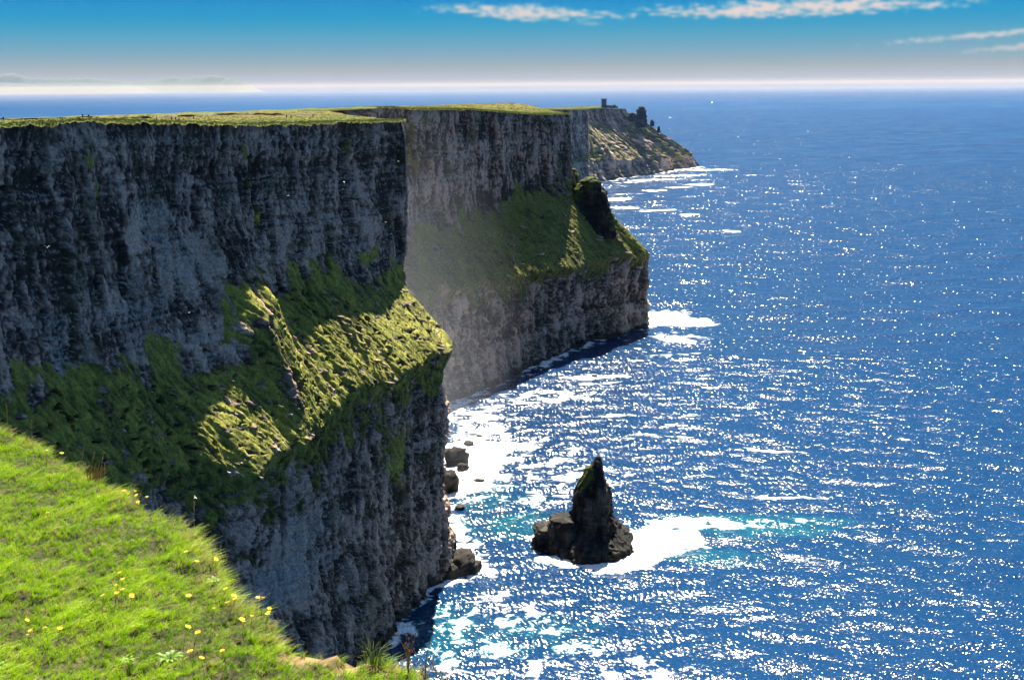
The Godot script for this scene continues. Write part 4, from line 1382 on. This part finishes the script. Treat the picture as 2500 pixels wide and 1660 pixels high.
		for k in 14:
			var f := 0.72 + 0.28 * k / 13.0
			var c := lean * (0.3 + (f - 0.55) / 0.45 * 0.7) + Vector3(0, h * f, 0)
			var a := k * 2.4
			tri(st, c, c + Vector3(cos(a) * 0.006, 0.014, sin(a) * 0.006), c + Vector3(cos(a + 0.8) * 0.004, 0.004, sin(a + 0.8) * 0.004))
		part("seed_head", done(st), plain(lin(0.42, 0.26, 0.11), 0.8), o)
	# withered umbel at the foot of the bank
	var stem_mat := plain(lin(0.2, 0.11, 0.04), 0.85)
	var seed_mat := plain(lin(0.3, 0.12, 0.03), 0.85)
	var hd := tool()
	tube(hd, [Vector3(0, -0.006, 0), Vector3.ZERO, Vector3(0, 0.006, 0)], [0.002, 0.007, 0.003], 6)
	var seed := done(hd)
	var names := ["left and tallest", "middle", "right and lowest"]
	for i in 3:
		var px: float = [-0.6, -0.5, -0.42][i]
		var pd: float = [7.16, 7.04, 6.98][i]
		var y := bank_y(px, pd, past_rim(Vector2(px, pd)))
		var o := thing("withered_plant", W(px, y, pd), "%s of three withered rust-brown seed plants at the bottom edge" % names[i], "plant", "withered seed plants")
		for k in 16:
			var a := rng.randf() * TAU
			var e := Vector3(cos(a) * rng.randf_range(0.02, 0.09), rng.randf_range(0.1, 0.26) - i * 0.03, sin(a) * rng.randf_range(0.02, 0.06))
			var st := tool()
			tube(st, [Vector3.ZERO, Vector3(e.x * 0.3, e.y * 0.6, e.z * 0.3), e], [0.0015, 0.0012, 0.0008], 4)
			var stem := part("stem", done(st), stem_mat, o)
			part("seed_head", seed, seed_mat, stem).position = e
	# broad-leaved rosettes
	var leaf_mat := leafy(0.4)
	leaf_mat.vertex_color_use_as_albedo = false
	leaf_mat.albedo_color = lin(0.085, 0.17, 0.015)
	var li := 0
	for q in [[-2.02, 7.42, 1.3, "large bright green broad-leaved plant low on the bank"], [-2.25, 7.36, 0.8, "smaller broad-leaved plant left of the large bright one"], [-2.05, 8.75, 0.9, "long-leaved green plant in the middle of the bank"], [-2.95, 7.3, 0.8, "broad-leaved rosette at the lower left of the bank"], [-4.0, 10.9, 0.7, "small leafy rosette near the upper left brink"]]:
		var y := bank_y(q[0], q[1], past_rim(Vector2(q[0], q[1])))
		var o := thing("leafy_plant", W(q[0], y, q[1]), q[3], "plant", "broad-leaved plants on the bank")
		for k in 13:
			var a := TAU * k / 13.0 + li
			var dir := Vector3(cos(a), 0, sin(a))
			var s := Vector3(-dir.z, 0, dir.x)
			var l: float = rng.randf_range(0.04, 0.07) * q[2]
			var st := tool()
			var mids := [dir * 0.01, dir * l * 0.35 + Vector3(0, l * 0.45, 0), dir * l * 0.75 + Vector3(0, l * 0.62, 0), dir * l * 1.1 + Vector3(0, l * 0.5, 0)]
			var wd := [0.003, 0.008 * q[2], 0.009 * q[2], 0.001]
			for j in 3:
				tri(st, mids[j] - s * wd[j], mids[j + 1] - s * wd[j + 1], mids[j] + s * wd[j])
				tri(st, mids[j] + s * wd[j], mids[j + 1] - s * wd[j + 1], mids[j + 1] + s * wd[j + 1])
			part("leaf", done(st), leaf_mat, o)
		li += 1
